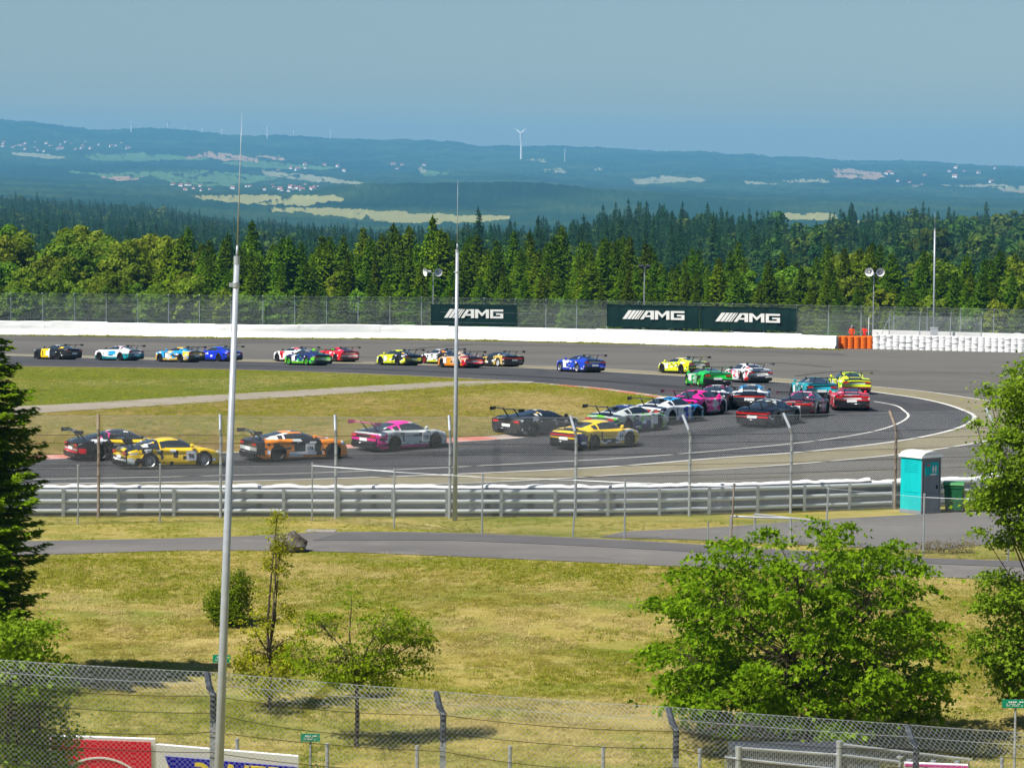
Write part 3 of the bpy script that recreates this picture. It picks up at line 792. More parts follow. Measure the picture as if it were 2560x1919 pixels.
# leafy tree at the lower left
lb_ = Vector((at(10, 1700, 52.0).x, 52.0, float(G(52.0)))); s1 = 52.0 / FPX; lob = []
for px, py, rx_, rz_, wt in ((40, 1590, 110, 50, 1.0), (90, 1660, 80, 60, .8), (10, 1680, 120, 70, 1.2), (80, 1760, 90, 70, 1.0), (20, 1830, 120, 70, 1.2), (110, 1860, 70, 60, .7), (-80, 1700, 120, 120, 1.4), (150, 1895, 40, 30, .25), (60, 1900, 120, 50, .8)):
    q = rel(lb_, px, py, random.uniform(-.8, .8)); lob.append((*q, rx_ * s1, rx_ * s1, rz_ * s1, wt))
near_tree('broadleaf_tree', 'leafy green tree at the lower left corner below the fir', 'tree', lb_, lob, .05, 340, 44, .085, M_edge, 16, .2, (.24, .11))

# ---- fir at the left edge: layered boughs with hanging sprays
fb = Vector((at(-45, 1700, 84.0).x, 84.0, float(G(84.0))))
fir = thing('fir_tree', 'tall dark fir with layered drooping boughs at the left edge', 'fir', fb)
g = np.random.default_rng(99); out = []; mb = MB()
H_ = rel(fb, -30, 770)[2]
mb.tube([(0, 0, -.3), (0, 0, H_ * .5), (0, 0, H_)], [.17, .11, .015], 8)
z = 1.6
while z < H_ - .1:
    t_ = z / H_; rad = np.interp(z, [0, 1.6, 4.2, 6.4, 8.0, H_], [1.5, 1.55, 1.6, 1.5, 1.25, .25]) * g.uniform(.85, 1.12)
    nb = int(7 + 3 * (1 - t_)); ph0 = g.random() * 6.28
    for b in range(nb):
        ph = ph0 + b * 6.283 / nb + g.uniform(-.25, .25); ln = rad * g.uniform(.72, 1.18)
        d = np.array([math.cos(ph), math.sin(ph), 0]); sd = np.array([-d[1], d[0], 0])
        nseg = max(4, int(ln / .11)); fr = (np.arange(nseg) + .5) / nseg
        zz = z - .26 * ln * fr ** 1.2 + .24 * ln * fr ** 3 + g.normal(0, .02)
        ctr = d * (ln * fr)[:, None]; ctr[:, 2] = zz
        if b % 2 == 0: mb.tube([(0, 0, z), tuple(ctr[len(ctr) // 2]), tuple(ctr[-1])], [.025, .016, .006], 4, cap=False)
        for s in (-1, 1, 0, .5, -.5):
            wl2 = (.10 + .36 * ln * (1 - fr) ** .7 * .75) * g.uniform(.7, 1.2, nseg) if s else np.full(nseg, .13)
            dirv = d * .72 + sd * s * 1.0; dirv = dirv / np.linalg.norm(dirv)
            k_ = 3 if abs(s) == 1 else 2
            for q in range(k_):
                ff2 = (q + .6) / k_
                c2 = ctr + dirv * (wl2 * ff2)[:, None]; c2[:, 2] -= .10 * wl2 * ff2 + .02; c2 = c2 + g.normal(0, .025, (nseg, 3))
                L2 = (.075 + .09 * wl2)[:, None]
                av = dirv * L2; av[:, 2] -= L2[:, 0] * .28
                sv = np.cross(dirv, [0, 0, 1.]) * .038 + g.normal(0, .012, (nseg, 3))
                out.append(cards(c2, av, sv, np.array([[0, 0, 1.]]), -.018))
    z += .165 * g.uniform(.8, 1.25)
obj('trunk', mb.mesh('trunk', M_bark), fir)
V = np.concatenate(out).reshape(-1, 3)
obj('crown', fast_mesh('crown', V, np.arange(len(V)).reshape(-1, 4), M_fir), fir)

# ---- grass on the bank: tufts of bent blades
def tuft(name, seed, n, ln, w_, spread, m_, flat):
    g = np.random.default_rng(seed); V = []
    for k in range(n):
        a = g.random() * 6.28; o = np.array([g.normal(0, spread), g.normal(0, spread), 0])
        l = ln * g.uniform(.6, 1.3); e = g.uniform(*flat)
        d = np.array([math.cos(a) * math.cos(e), math.sin(a) * math.cos(e), math.sin(e)]); s = np.array([-math.sin(a), math.cos(a), 0]) * w_
        p1 = o + d * l * .55; p2 = p1 + (d + np.array([0, 0, -.75])) * l * .45
        V += [o - s, o + s, p1 + s * .7, p1 - s * .7, p1 - s * .7, p1 + s * .7, p2 + s * .1, p2 - s * .1]
    return fast_mesh(name, np.array(V), np.arange(len(V)).reshape(-1, 4), m_)
M_gg = leafmat('grass_green', (.20, .235, .016), (.33, .335, .036), .35, .15, .01)
M_gs = leafmat('grass_straw', (.42, .34, .12), (.60, .49, .21), .25, .15, .008)
M_go = leafmat('grass_olive', (.25, .235, .03), (.38, .33, .075), .3, .15, .01)
TU = [tuft('green_tuft', 1, 12, .15, .008, .08, M_gg, (.5, 1.4)), tuft('green_tuft', 2, 12, .12, .008, .10, M_gg, (.3, 1.2)),
      tuft('olive_tuft', 3, 12, .16, .007, .10, M_go, (.15, 1.1)), tuft('olive_tuft', 4, 12, .13, .007, .12, M_go, (.1, .9)),
      tuft('straw_tuft', 5, 11, .26, .007, .14, M_gs, (.02, .35)), tuft('straw_tuft', 6, 11, .22, .006, .16, M_gs, (.0, .5))]
g = np.random.default_rng(77)
n = 95000
Y = 72 + (107.5 - 72) * g.random(n) ** .7; X = g.uniform(-1, 1, n) * (Y * .175)
Y = np.concatenate([Y, g.uniform(107, 118, 16000)]); X = np.concatenate([X, g.uniform(-20, 20, 16000)])
def inside_path(x, y):
    a = smooth_line(pn, 60); b = smooth_line(pf, 60); c_ = smooth_line(sn, 40); d = smooth_line(sf, 40)
    r_ = (y > np.interp(x, a[:, 0], a[:, 1]) - .12) & (y < np.interp(x, b[:, 0], b[:, 1]) + .12)
    return r_ | ((x > c_[0, 0]) & (y > np.interp(x, c_[:, 0], c_[:, 1]) - .1) & (y < np.interp(x, d[:, 0], d[:, 1]) + .1))
ok = ~inside_path(X, Y); X, Y = X[ok], Y[ok]; n = len(X)
a_ = fbm(X * .22, Y * .22, 61) + (fbm(X * .9, Y * .9, 63) - .5) * .7; b_ = fbm(X * .35 + 40, Y * .5, 67)
a_ = a_ + np.clip((Y - 105) / 3, 0, 1) * .12
a_ = a_ + g.normal(0, .10, n)
ix = np.where(a_ > .60, g.integers(0, 2, n), np.where(b_ + g.normal(0, .1, n) > .52, g.integers(4, 6, n), g.integers(2, 4, n)))
sc = g.uniform(.5, 1.0, n) * np.where(Y > 105, .8, 1)
scatter('bank_grass', TU, np.stack([X, Y, bankz(X, Y) - .01], 1), np.stack([g.normal(0, .12, n), g.normal(0, .12, n), g.random(n) * 6.28], 1), np.stack([sc] * 3, 1), ix, 'mown dry grass with straw and green patches on the bank', 'grass')
# short tufts over the infield
n = 34000; u_ = g.random(n); v_ = g.random(n)
fa = smooth_line(If, 300); fn = smooth_line(In, 300); k0 = (u_ * 299).astype(int)
pos = fa[k0] * (1 - v_[:, None]) + fn[k0] * v_[:, None] + g.normal(0, .3, (n, 2))
ln_ = smooth_line(lane, 200)
dist = np.abs(pos[:, 1] - np.interp(pos[:, 0], ln_[:, 0], ln_[:, 1]))
ok = (dist > 3.2) & (v_ > .04) & (v_ < .955) & (u_ < .97); pos = pos[ok]; n = len(pos)
above = pos[:, 1] > np.interp(pos[:, 0], ln_[:, 0], ln_[:, 1])
q_ = fbm(pos[:, 0] * .12, pos[:, 1] * .06, 81) + g.normal(0, .08, n) + above * .12
sc = g.uniform(.7, 1.5, n)
scatter('infield_grass', TU, np.stack([pos[:, 0], pos[:, 1], G(pos[:, 1]) + .03], 1), np.stack([np.zeros(n), np.zeros(n), g.random(n) * 6.28], 1), np.stack([sc, sc, sc * .6], 1), np.where(q_ > .56, g.integers(0, 2, n), np.where(q_ > .46, g.integers(2, 4, n), g.integers(4, 6, n))), 'short dry grass tufts over the infield inside the bend', 'grass')
# weeds along the foot of the far wall
n = 2600; k = g.uniform(0, 1, n); Lw = WBpre = smooth_line(P((-220, 838), (0, 838), (300, 841), (620, 846), (1000, 848), (1280, 853), (1600, 861), (1900, 869), (2090, 874)), 300)
pos = Lw[(k * 299).astype(int)] + g.normal(0, .35, (n, 2)); pos[:, 1] -= .8
cl = fbm(pos[:, 0] * .25, pos[:, 1] * .1, 71)
ok = cl + g.normal(0, .12, n) > .42; pos = pos[ok]; n = len(pos)
sc = g.uniform(1.6, 3.6, n)
scatter('wall_weeds', TU[:4], np.stack([pos[:, 0], pos[:, 1], G(pos[:, 1]) + .01], 1), np.stack([np.zeros(n), np.zeros(n), g.random(n) * 6.28], 1), np.stack([sc, sc, sc * .8], 1), g.integers(0, 4, n), 'thin weeds growing along the foot of the far white wall', 'weeds')
# tall grass clumps below the railing at the right, on the side road verge
dpt = on(2345, 1382); lob = [(dx, dy, .22, .35, .3, .18, 1) for dx, dy in ((-.6, 0), (0, .1), (.6, -.1), (1.0, .1))]
near_tree('bush', 'dry reddish brown weed clump on the verge by the side road', 'bush', dpt, lob, .015, 40, 30, .06, leafmat('dry_weed', (.18, .13, .05), (.26, .22, .09), .3, .05, 0), 31, .3, (.16, .08), droop=0)

# ------------------------------------------------------------------ far away: wind turbines and houses
M_turb = mat('turbine_white', (.82, .82, .80), .5)
def turbine(px, pb, pt, D, yaw, ph, label):
    b_ = at(px, pb, D); h = at(px, pt, D).z - b_.z; hub = h * .72; bl = h * .36
    t = thing('wind_turbine', label, 'wind turbine', b_, yaw, 'wind turbines on the far ridge')
    mb = MB(); mb.tube([(0, 0, -40), (0, 0, hub)], [h * .045, h * .03], 8); obj('tower', mb.mesh('tower', M_turb), t)
    mb = MB(); mb.box((0, 0, hub), (h * .03, h * .09, h * .035)); nc = obj('nacelle', mb.mesh('nacelle', M_turb), t)
    for k in range(3):
        a = ph + k * 2.0944; d = Vector((math.sin(a), 0, math.cos(a))); s = Vector((math.cos(a), 0, -math.sin(a)))
        o_ = Vector((0, -h * .055, hub)); w_ = h * .032
        mb = MB(); mb.add([o_ - s * w_ * .4, o_ + s * w_ * .6, o_ + d * bl * .3 + s * w_, o_ + d * bl + s * w_ * .15, o_ + d * bl * .3 - s * w_ * .5, o_ + Vector((0, h * .006, 0)), o_ + d * bl * .9 + Vector((0, h * .004, 0))], [(0, 1, 2, 4), (4, 2, 3), (1, 0, 5), (0, 4, 5), (2, 1, 5), (4, 3, 6), (3, 2, 6), (4, 6, 5), (2, 5, 6)]); obj('blade', mb.mesh('blade', M_turb), t)
for k, (px, pb, pt, D, lb) in enumerate(((328, 332, 291, 14700, 'leftmost tall white wind turbine on the hill crest'), (419, 336, 298, 15400, 'wind turbine second from the left on the ridge'), (463, 338, 311, 15400, 'small wind turbine third from the left'), (504, 340, 317, 15400, 'small wind turbine left of the left mast, fourth one'), (555, 343, 317, 15400, 'small wind turbine closest to the left mast on its left side'),
        (668, 348, 306, 14700, 'tall wind turbine first to the right of the left mast'), (734, 348, 318, 15400, 'slim wind turbine second to the right of the left mast'), (827, 350, 320, 15400, 'slim wind turbine third to the right of the left mast'), (1303, 383, 313, 12800, 'largest wind turbine with its tower down the slope in the middle'), (1321, 377, 366, 15400, 'tiny wind turbine just right of the largest one'), (1412, 392, 366, 12500, 'short wind turbine on the slope right of the largest one'))):
    turbine(px, pb, pt, D, R(20 + 37 * k), k * 1.1 + (.6 if k == 8 else 0), lb)
M_hw = mat('house_wall', (.82, .80, .76), .8); M_hr = mat('house_roof', (.30, .12, .08), .8)
def house_mesh():
    mb = MB(); mb.box((0, 0, 3), (12, 9, 6), 0); mb.add([(-6.4, -5, 6), (6.4, -5, 6), (6.4, 5, 6), (-6.4, 5, 6), (-6.4, 0, 9.5), (6.4, 0, 9.5)], [(0, 1, 5, 4), (2, 3, 4, 5), (1, 2, 5), (3, 0, 4), (3, 2, 1, 0)], 1)
    return mb.mesh('house', [M_hw, M_hr])
HM = house_mesh(); g = np.random.default_rng(8)
def village(n, px0, px1, py0, py1, label, group, sc=1.5):
    for k in range(n):
        px = px0 + (px1 - px0) * g.random(); py = py0 + (py1 - py0) * g.random() + (px - px0) / (px1 - px0) * 0
        ds = np.linspace(4600, 14900, 600); yy = yh_at(px) + (CAMZ - T(np.full(600, px), ds)) / ds * FPX
        hit = np.nonzero(yy < py)[0]
        if not len(hit): continue
        D_ = ds[hit[0]]; s = sc * g.uniform(.7, 1.3)
        o_ = obj('house', HM, None, label, 'house', group, loc=((px - 1280) / FPX * D_, D_, float(T(px, D_)) + D_ * .0006), rot=(0, 0, g.random() * 3)); o_.scale = (s, s, s)
village(34, 0, 330, 362, 386, 'tiny white house in the village on the far left hillside', 'houses of the hillside village', 1.0)
village(30, 420, 790, 468, 486, 'tiny white house with red roof in the valley village by the left mast', 'houses of the valley village', .8)
village(14, 2200, 2540, 420, 470, 'tiny pale house scattered on the far slope at the right', 'scattered houses at the right', 1.2)
village(12, 640, 1100, 412, 440, 'tiny pale farmhouse on the far slope left of the middle mast', 'scattered farmhouses', 1.2)
# ------------------------------------------------------------------ the racing cars
PAL = dict(black=(.012, .012, .014), dark=(.03, .032, .036), white=(.80, .80, .80), silver=(.52, .56, .54), grey=(.20, .21, .22), yellow=(.95, .62, .002), lime=(.72, .80, .006),
           gold=(.62, .42, .09), orange=(1.0, .29, .002), red=(.72, .006, .02), dred=(.30, .012, .02), pink=(.95, .008, .33), mag=(.60, .04, .22), navy=(.012, .022, .13), blue=(.012, .05, .50), rblue=(.004, .03, .62),
           sky=(.02, .36, .80), teal=(.006, .30, .34), cyan=(.02, .42, .55), green=(.003, .55, .06), lgreen=(.16, .62, .02), beige=(.55, .40, .27), cream=(.75, .66, .40))
def attr_paint():
    m = bpy.data.materials.new('car_paint'); m.use_nodes = True
    N, L = m.node_tree.nodes, m.node_tree.links
    b = N['Principled BSDF']
    a = N.new('ShaderNodeAttribute'); a.attribute_name = 'livery'
    L.new(a.outputs['Color'], b.inputs['Base Color'])
    b.inputs['Roughness'].default_value = .32
    b.inputs['Coat Weight'].default_value = .5
    b.inputs['Coat Roughness'].default_value = .08
    return m
M_paint = attr_paint()
M_glass = mat('car_glass', (.022, .032, .042), .08, 0, .9, .4)
M_tyre = nmat('tyre_rubber', [((.018, .018, .019),), ((.035, .033, .031), (6, 6, 6), .45, .7, 4)], rough=.75)
M_black = mat('carbon_black', (.014, .014, .016), .45, 0, .5)
M_rim = {k: mat('rim_' + k, c_, .35, mt_) for k, c_, mt_ in (('dark', (.03, .03, .034), .3), ('silver', (.55, .56, .58), .8), ('gold', (.5, .34, .08), .7), ('green', (.10, .45, .05), .2), ('white', (.7, .7, .7), .2), ('red', (.4, .03, .03), .3))}
M_tail = mat('tail_light_red', (.55, .012, .015), .2, 0, .6, .6)
M_lens = mat('headlight_lens', (.75, .78, .80), .08, .2, .8, .5)
M_plate = mat('plate_white', (.80, .80, .78), .5)
M_ink = mat('number_ink', (.015, .015, .02), .6)

SHAPES = {
 'R': dict(zc=[(-2.28, .80), (-2.1, .88), (-1.7, .97), (-1.2, 1.10), (-.8, 1.2), (-.3, 1.285), (.15, 1.28), (.5, 1.17), (.92, .92), (1.4, .80), (1.85, .70), (2.12, .58), (2.28, .40)],
           zs=[(-2.28, .76), (-2.0, .86), (-1.6, .93), (-1.2, .95), (-.8, .90), (-.3, .86), (.4, .84), (.8, .86), (1.25, .88), (1.7, .77), (2.1, .58), (2.28, .38)],
           w=[(-2.28, .88), (-2.0, .98), (-1.2, 1.01), (-.8, .97), (-.3, .93), (.4, .93), (.8, .97), (1.25, .99), (1.8, .93), (2.15, .76), (2.28, .55)],
           yr=[(-2.28, .50), (-1.7, .50), (-1.2, .50), (-.8, .54), (-.3, .57), (.1, .57), (.5, .63), (.95, .70), (1.4, .58), (2.28, .33)],
           yb=[(-2.28, .66), (-1.7, .68), (-1.2, .72), (-.8, .77), (.8, .78), (1.2, .70), (2.28, .42)],
           zb=[(-2.28, .79), (-1.7, .94), (-1.2, .95), (-.9, .92), (.8, .88), (1.0, .86), (1.4, .77), (1.9, .66), (2.15, .54), (2.28, .39)],
           ax=(1.24, -1.22), ws=(.17, .90), sw=(-1.05, .82), rw=(-1.55, -.72)),
 'M': dict(zc=[(-2.28, .85), (-2.1, .92), (-1.6, .98), (-1.2, 1.03), (-.8, 1.10), (-.3, 1.18), (.2, 1.18), (.6, 1.08), (1.2, .80), (1.6, .70), (2.0, .57), (2.28, .36)],
           zs=[(-2.28, .84), (-1.9, .92), (-1.3, .95), (-.8, .90), (-.2, .82), (.5, .78), (1.0, .81), (1.4, .83), (1.8, .70), (2.28, .36)],
           w=[(-2.28, .96), (-2.0, 1.0), (-1.3, 1.02), (-.8, .99), (-.3, .94), (.5, .93), (.9, .97), (1.4, .99), (1.9, .93), (2.15, .78), (2.28, .60)],
           yr=[(-2.28, .52), (-1.2, .50), (-.6, .53), (0, .55), (.3, .56), (.7, .64), (1.2, .72), (1.6, .58), (2.28, .35)],
           yb=[(-2.28, .70), (-1.3, .68), (-.7, .74), (.9, .76), (1.3, .72), (2.28, .44)],
           zb=[(-2.28, .84), (-1.6, .94), (-1.2, .95), (-.6, .88), (.8, .81), (1.2, .78), (1.6, .68), (2.0, .55), (2.28, .35)],
           ax=(1.38, -1.28), ws=(.25, 1.17), sw=(-.75, .95), rw=(-1.35, -.55)),
 'F': dict(zc=[(-2.28, .90), (-2.1, .99), (-1.7, 1.03), (-1.3, 1.12), (-.8, 1.24), (-.3, 1.275), (0, 1.26), (.4, 1.13), (.75, .98), (1.2, .90), (1.7, .82), (2.1, .68), (2.28, .43)],
           zs=[(-2.28, .86), (-1.9, .96), (-1.3, 1.0), (-.8, .94), (0, .90), (.8, .90), (1.4, .92), (1.8, .82), (2.15, .64), (2.28, .42)],
           w=[(-2.28, .92), (-2.0, .98), (-1.25, 1.02), (-.8, .98), (-.3, .93), (.6, .94), (1.0, .98), (1.42, 1.0), (1.9, .95), (2.15, .82), (2.28, .62)],
           yr=[(-2.28, .52), (-1.6, .50), (-1.0, .53), (-.3, .57), (.05, .58), (.4, .65), (.75, .72), (1.2, .58), (2.28, .36)],
           yb=[(-2.28, .68), (-1.6, .68), (-1.1, .74), (.6, .79), (1.0, .72), (2.28, .48)],
           zb=[(-2.28, .89), (-1.6, 1.0), (-1.1, .97), (.6, .94), (.9, .90), (1.2, .86), (1.7, .78), (2.1, .64), (2.28, .41)],
           ax=(1.42, -1.25), ws=(.02, .74), sw=(-1.15, .6), rw=(-1.62, -.85))}

def body_grid(ty):
    S = SHAPES[ty]
    xs = np.linspace(-2.28, 2.28, 86)
    def f(k):
        a = np.array(S[k]); y = np.interp(xs, a[:, 0], a[:, 1])
        kk = np.array([1, 2, 3, 2, 1.]) / 9
        ys = np.convolve(np.pad(y, 2, mode='edge'), kk, 'valid'); ys[0] = y[0]; ys[-1] = y[-1]
        return ys
    zc, zs, w, yr, yb, zb = [f(k) for k in ('zc', 'zs', 'w', 'yr', 'yb', 'zb')]
    zbot = np.interp(xs, [-2.28, -1.9, 1.9, 2.28], [.30, .13, .10, .12])
    cab = np.clip(np.minimum((xs - S['sw'][0] + .25) / .3, (S['sw'][1] + .2 - xs) / .3), 0, 1)
    zr = zc - .03 - .045 * cab
    yb = np.minimum(yb, w - .1); yr = np.minimum(yr, yb - .02)
    rows = []
    rows.append((w * 0, zbot)); rows.append((w * .92, zbot)); rows.append((w * .97, zbot + .05))
    lo, hi = zbot + .12, zs - .07
    for t in np.linspace(0, 1, 8):
        pinch = 1 - .035 * np.exp(-((t - .72) / .16) ** 2) * cab
        rows.append((w * pinch, lo + (hi - lo) * t))
    rows.append((w * .965, zs - .025)); rows.append((w * .90, zs))
    rows.append((np.maximum(yb + .02, w * .82), np.minimum(zs, np.maximum(zb, zs - .03)) - .004))
    rows.append((yb, zb))
    for t in (.33, .67): rows.append((yb + (yr - yb) * t + .03 * cab * math.sin(math.pi * t), zb + (zr - zb) * t))
    rows.append((yr, zr)); rows.append((yr * .80, zr + (zc - zr) * .55)); rows.append((yr * .45, zr + (zc - zr) * .88)); rows.append((w * 0, zc))
    half = np.array([[r[0], r[1]] for r in rows])            # (K, 2, n)
    K = half.shape[0]
    Yh = half[:, 0, :]; Zh = half[:, 1, :]
    Yf = np.concatenate([Yh, -Yh[-2:0:-1]], 0); Zf = np.concatenate([Zh, Zh[-2:0:-1]], 0)
    ring = Yf.shape[0]
    V = np.stack([np.broadcast_to(xs, Yf.shape), Yf, Zf], -1).transpose(1, 0, 2).copy()   # (n, ring, 3)
    # round wheel openings: pull the nearest points on to the circle
    RA = .40
    for a in S['ax']:
        dx = V[..., 0] - a; dz = V[..., 2] - .345
        d = np.hypot(dx, dz)
        side = (np.abs(V[..., 1]) > .80) & (V[..., 2] < .84)
        m_ = side & (np.abs(d - RA) < .052)
        V[..., 0][m_] = a + dx[m_] / d[m_] * RA; V[..., 2][m_] = np.maximum(.345 + dz[m_] / d[m_] * RA, V[..., 2][m_] - .06)
    n = len(xs); idx = np.arange(n * ring).reshape(n, ring)
    F = []; cls = []
    for i_ in range(n - 1):
        for k in range(ring):
            k2 = (k + 1) % ring
            q = V[[i_, i_, i_ + 1, i_ + 1], [k, k2, k2, k]].mean(0)
            hole = False
            if abs(q[1]) > .70 and q[2] < .80:
                for a in S['ax']:
                    if math.hypot(q[0] - a, q[2] - .345) < RA - .004: hole = True
            if hole: continue
            kk = k if k < K - 1 else ring - 1 - k          # row index counted from the floor
            c_ = 0
            if 14 <= kk <= 16 and S['sw'][0] < q[0] < S['sw'][1]:
                c_ = 2 if k < K - 1 else 3
                if abs(q[0] - (S['sw'][0] * .42 + S['sw'][1] * .58 - .75)) < .05: c_ = 0
            elif kk >= 17 and S['ws'][0] < q[0] < S['ws'][1]: c_ = 1
            elif kk >= 17 and S['rw'][0] < q[0] < S['rw'][1] and not (kk == 17): c_ = 4
            F.append((idx[i_, k], idx[i_ + 1, k], idx[i_ + 1, k2], idx[i_, k2])); cls.append(c_)
    for e, fl in ((0, 1), (n - 1, 0)):
        for k in range(1, K - 1):
            a, b_ = idx[e, k], idx[e, (ring - k) % ring]; c_, d = idx[e, k + 1], idx[e, (ring - k - 1) % ring]
            q = [a, b_, d, c_] if c_ != d else [a, b_, c_]
            F.append(tuple(q[::-1] if fl == 0 else q)); cls.append(0)
    return V.reshape(-1, 3), F, np.array(cls)

def submesh(name, V, F, sel, material):
    fs = [F[k] for k in np.nonzero(sel)[0]]
    used = sorted({v for f in fs for v in f}); mp = {v: k for k, v in enumerate(used)}
    me = bpy.data.meshes.new(name)
    me.from_pydata([tuple(V[v]) for v in used], [], [tuple(mp[v] for v in f) for f in fs])
    me.materials.append(material); me.polygons.foreach_set('use_smooth', [True] * len(fs)); me.update()
    return me

GRID = {}
for ty in 'RMF':
    V_, F_, c_ = body_grid(ty)
    g = dict(V=V_, F=F_, cls=c_)
    for k, nm in ((1, 'windscreen'), (2, 'side_window'), (3, 'side_window'), (4, 'rear_window')): g[k] = submesh(nm, V_, F_, c_ == k, M_glass)
    # floor and wheel wells
    mb = MB(); mb.box((0, 0, .30), (4.1, 1.10, .32)); mb.box((.05, 0, .17), (1.6, 1.7, .12))
    for a in SHAPES[ty]['ax']:
        mb.lathe([(.01, -.52), (.42, -.52), (.42, .52), (.01, .52)], 20, (a, 0, .36), 'Y')
    g['under'] = mb.mesh('underbody', M_black)
    GRID[ty] = g

def wheel_mesh():
    mb = MB(); mb.lathe([(.235, -.14), (.30, -.150), (.335, -.135), (.346, -.09), (.348, 0), (.346, .09), (.335, .135), (.30, .150), (.235, .14)], 28, (0, 0, 0), 'Y')
    return mb.mesh('wheel', M_tyre, True)
def rim_mesh(m_):
    mb = MB()
    mb.lathe([(.24, .142), (.225, .12), (.222, -.12), (.24, -.142)], 24, (0, 0, 0), 'Y')
    mb.lathe([(.001, .06), (.055, .075), (.065, .05)], 12, (0, 0, 0), 'Y'); mb.lathe([(.065, -.05), (.055, -.075), (.001, -.06)], 12, (0, 0, 0), 'Y')
    for k in range(10):
        w_ = 2 * math.pi * k / 10
        for s in (-1, 1):
            mb.box((.14 * math.cos(w_), s * .085, .14 * math.sin(w_)), (.20, .03, .036), 0, rot=Matrix.Rotation(-w_, 3, 'Y'))
    mb.lathe([(.001, 0), (.20, 0)], 20, (0, .0, 0), 'Y', 1)
    return mb.mesh('rim', [m_, M_black])
WHEEL = wheel_mesh(); RIMS = {k: rim_mesh(v) for k, v in M_rim.items()}

def text_mesh(s, size, material, ext=.004):
    c_ = bpy.data.curves.new('lettering', 'FONT'); c_.body = s; c_.size = size; c_.extrude = ext
    c_.align_x = 'CENTER'; c_.align_y = 'CENTER'; c_.offset = size * .018
    o = bpy.data.objects.new('lettering', c_); COL.objects.link(o)
    bpy.context.view_layer.update()
    me = bpy.data.meshes.new_from_object(o.evaluated_get(bpy.context.evaluated_depsgraph_get()))
    bpy.data.objects.remove(o); bpy.data.curves.remove(c_)
    me.materials.clear(); me.materials.append(material)
    return me

def colour_mesh(me, rules, base):
    n = len(me.polygons)
    cen = np.empty(n * 3, np.float32); me.polygons.foreach_get('center', cen); cen = cen.reshape(-1, 3)
    x, y, z = cen.T; ay = np.abs(y); r_ = rng.random(n)
    col = np.tile(np.array([*PAL[base], 1], np.float32), (n, 1))
    env = dict(x=x, y=y, z=z, ay=ay, r=r_, np=np, n1=vnoise(x * 3 + 9, z * 5 + y * 3 + 9, 3), n2=vnoise(x * 5 + 19, z * 7 + y * 4 + 9, 5))
    sd_ = int(rng.integers(1, 9999))
    hb = np.floor(x / .30).astype(np.int64) * 73856093 ^ np.floor(z / .105).astype(np.int64) * 19349663 ^ np.floor(y / .5 + (np.abs(x) < 2.2) * 0).astype(np.int64) * 83492791 ^ sd_
    hb = ((hb ^ (hb >> 7)) * 1274126177) & 0xFFFF
    env['bl'] = (hb % 1000) / 1000.0
    for ex, cname in rules:
        m_ = eval(ex, env)
        col[m_] = (*PAL[cname], 1)
    ch = me.attributes.new('livery', 'FLOAT_COLOR', 'FACE')
    ch.data.foreach_set('color', col.ravel())

DECALS = [('(ay>.86)&(z>.24)&(z<.84)&(bl>.91)', 'white'), ('(ay>.86)&(z>.24)&(z<.84)&(bl<.09)', 'black'), ('(x<-2.2)&(z>.46)&(bl>.84)', 'silver'), ('(x<-2.2)&(z>.46)&(bl<.14)', 'black'),
          ('(z>.84)&(x>-2.1)&(ay<.7)&(bl>.95)', 'white'), ('(z>.84)&(x>-2.1)&(ay<.75)&(bl<.05)', 'black'), ('(ay>.9)&(x>.70)&(x<.84)&(z>.28)&(z<.76)', 'black'), ('(x>1.15)&(x<1.55)&(ay<.42)&(ay>.12)&(z>.66)', 'black'),
          ('(x<-2.2)&(ay>.52)&(z<.60)', 'black'), ('(x<-1.65)&(x>-2.0)&(ay<.45)&(z>.86)', 'dark')]
def ground_frame(p, heading):
    s_ = float((G(p.y + .8) - G(p.y - .8)) / 1.6)
    nrm = Vector((0, -s_, 1)).normalized()
    fx = Vector((math.cos(heading), math.sin(heading), 0)); fx = (fx - nrm * fx.dot(nrm)).normalized()
    fy = nrm.cross(fx)
    return Matrix(((fx.x, fy.x, nrm.x, p.x), (fx.y, fy.y, nrm.y, p.y), (fx.z, fy.z, nrm.z, p.z), (0, 0, 0, 1)))

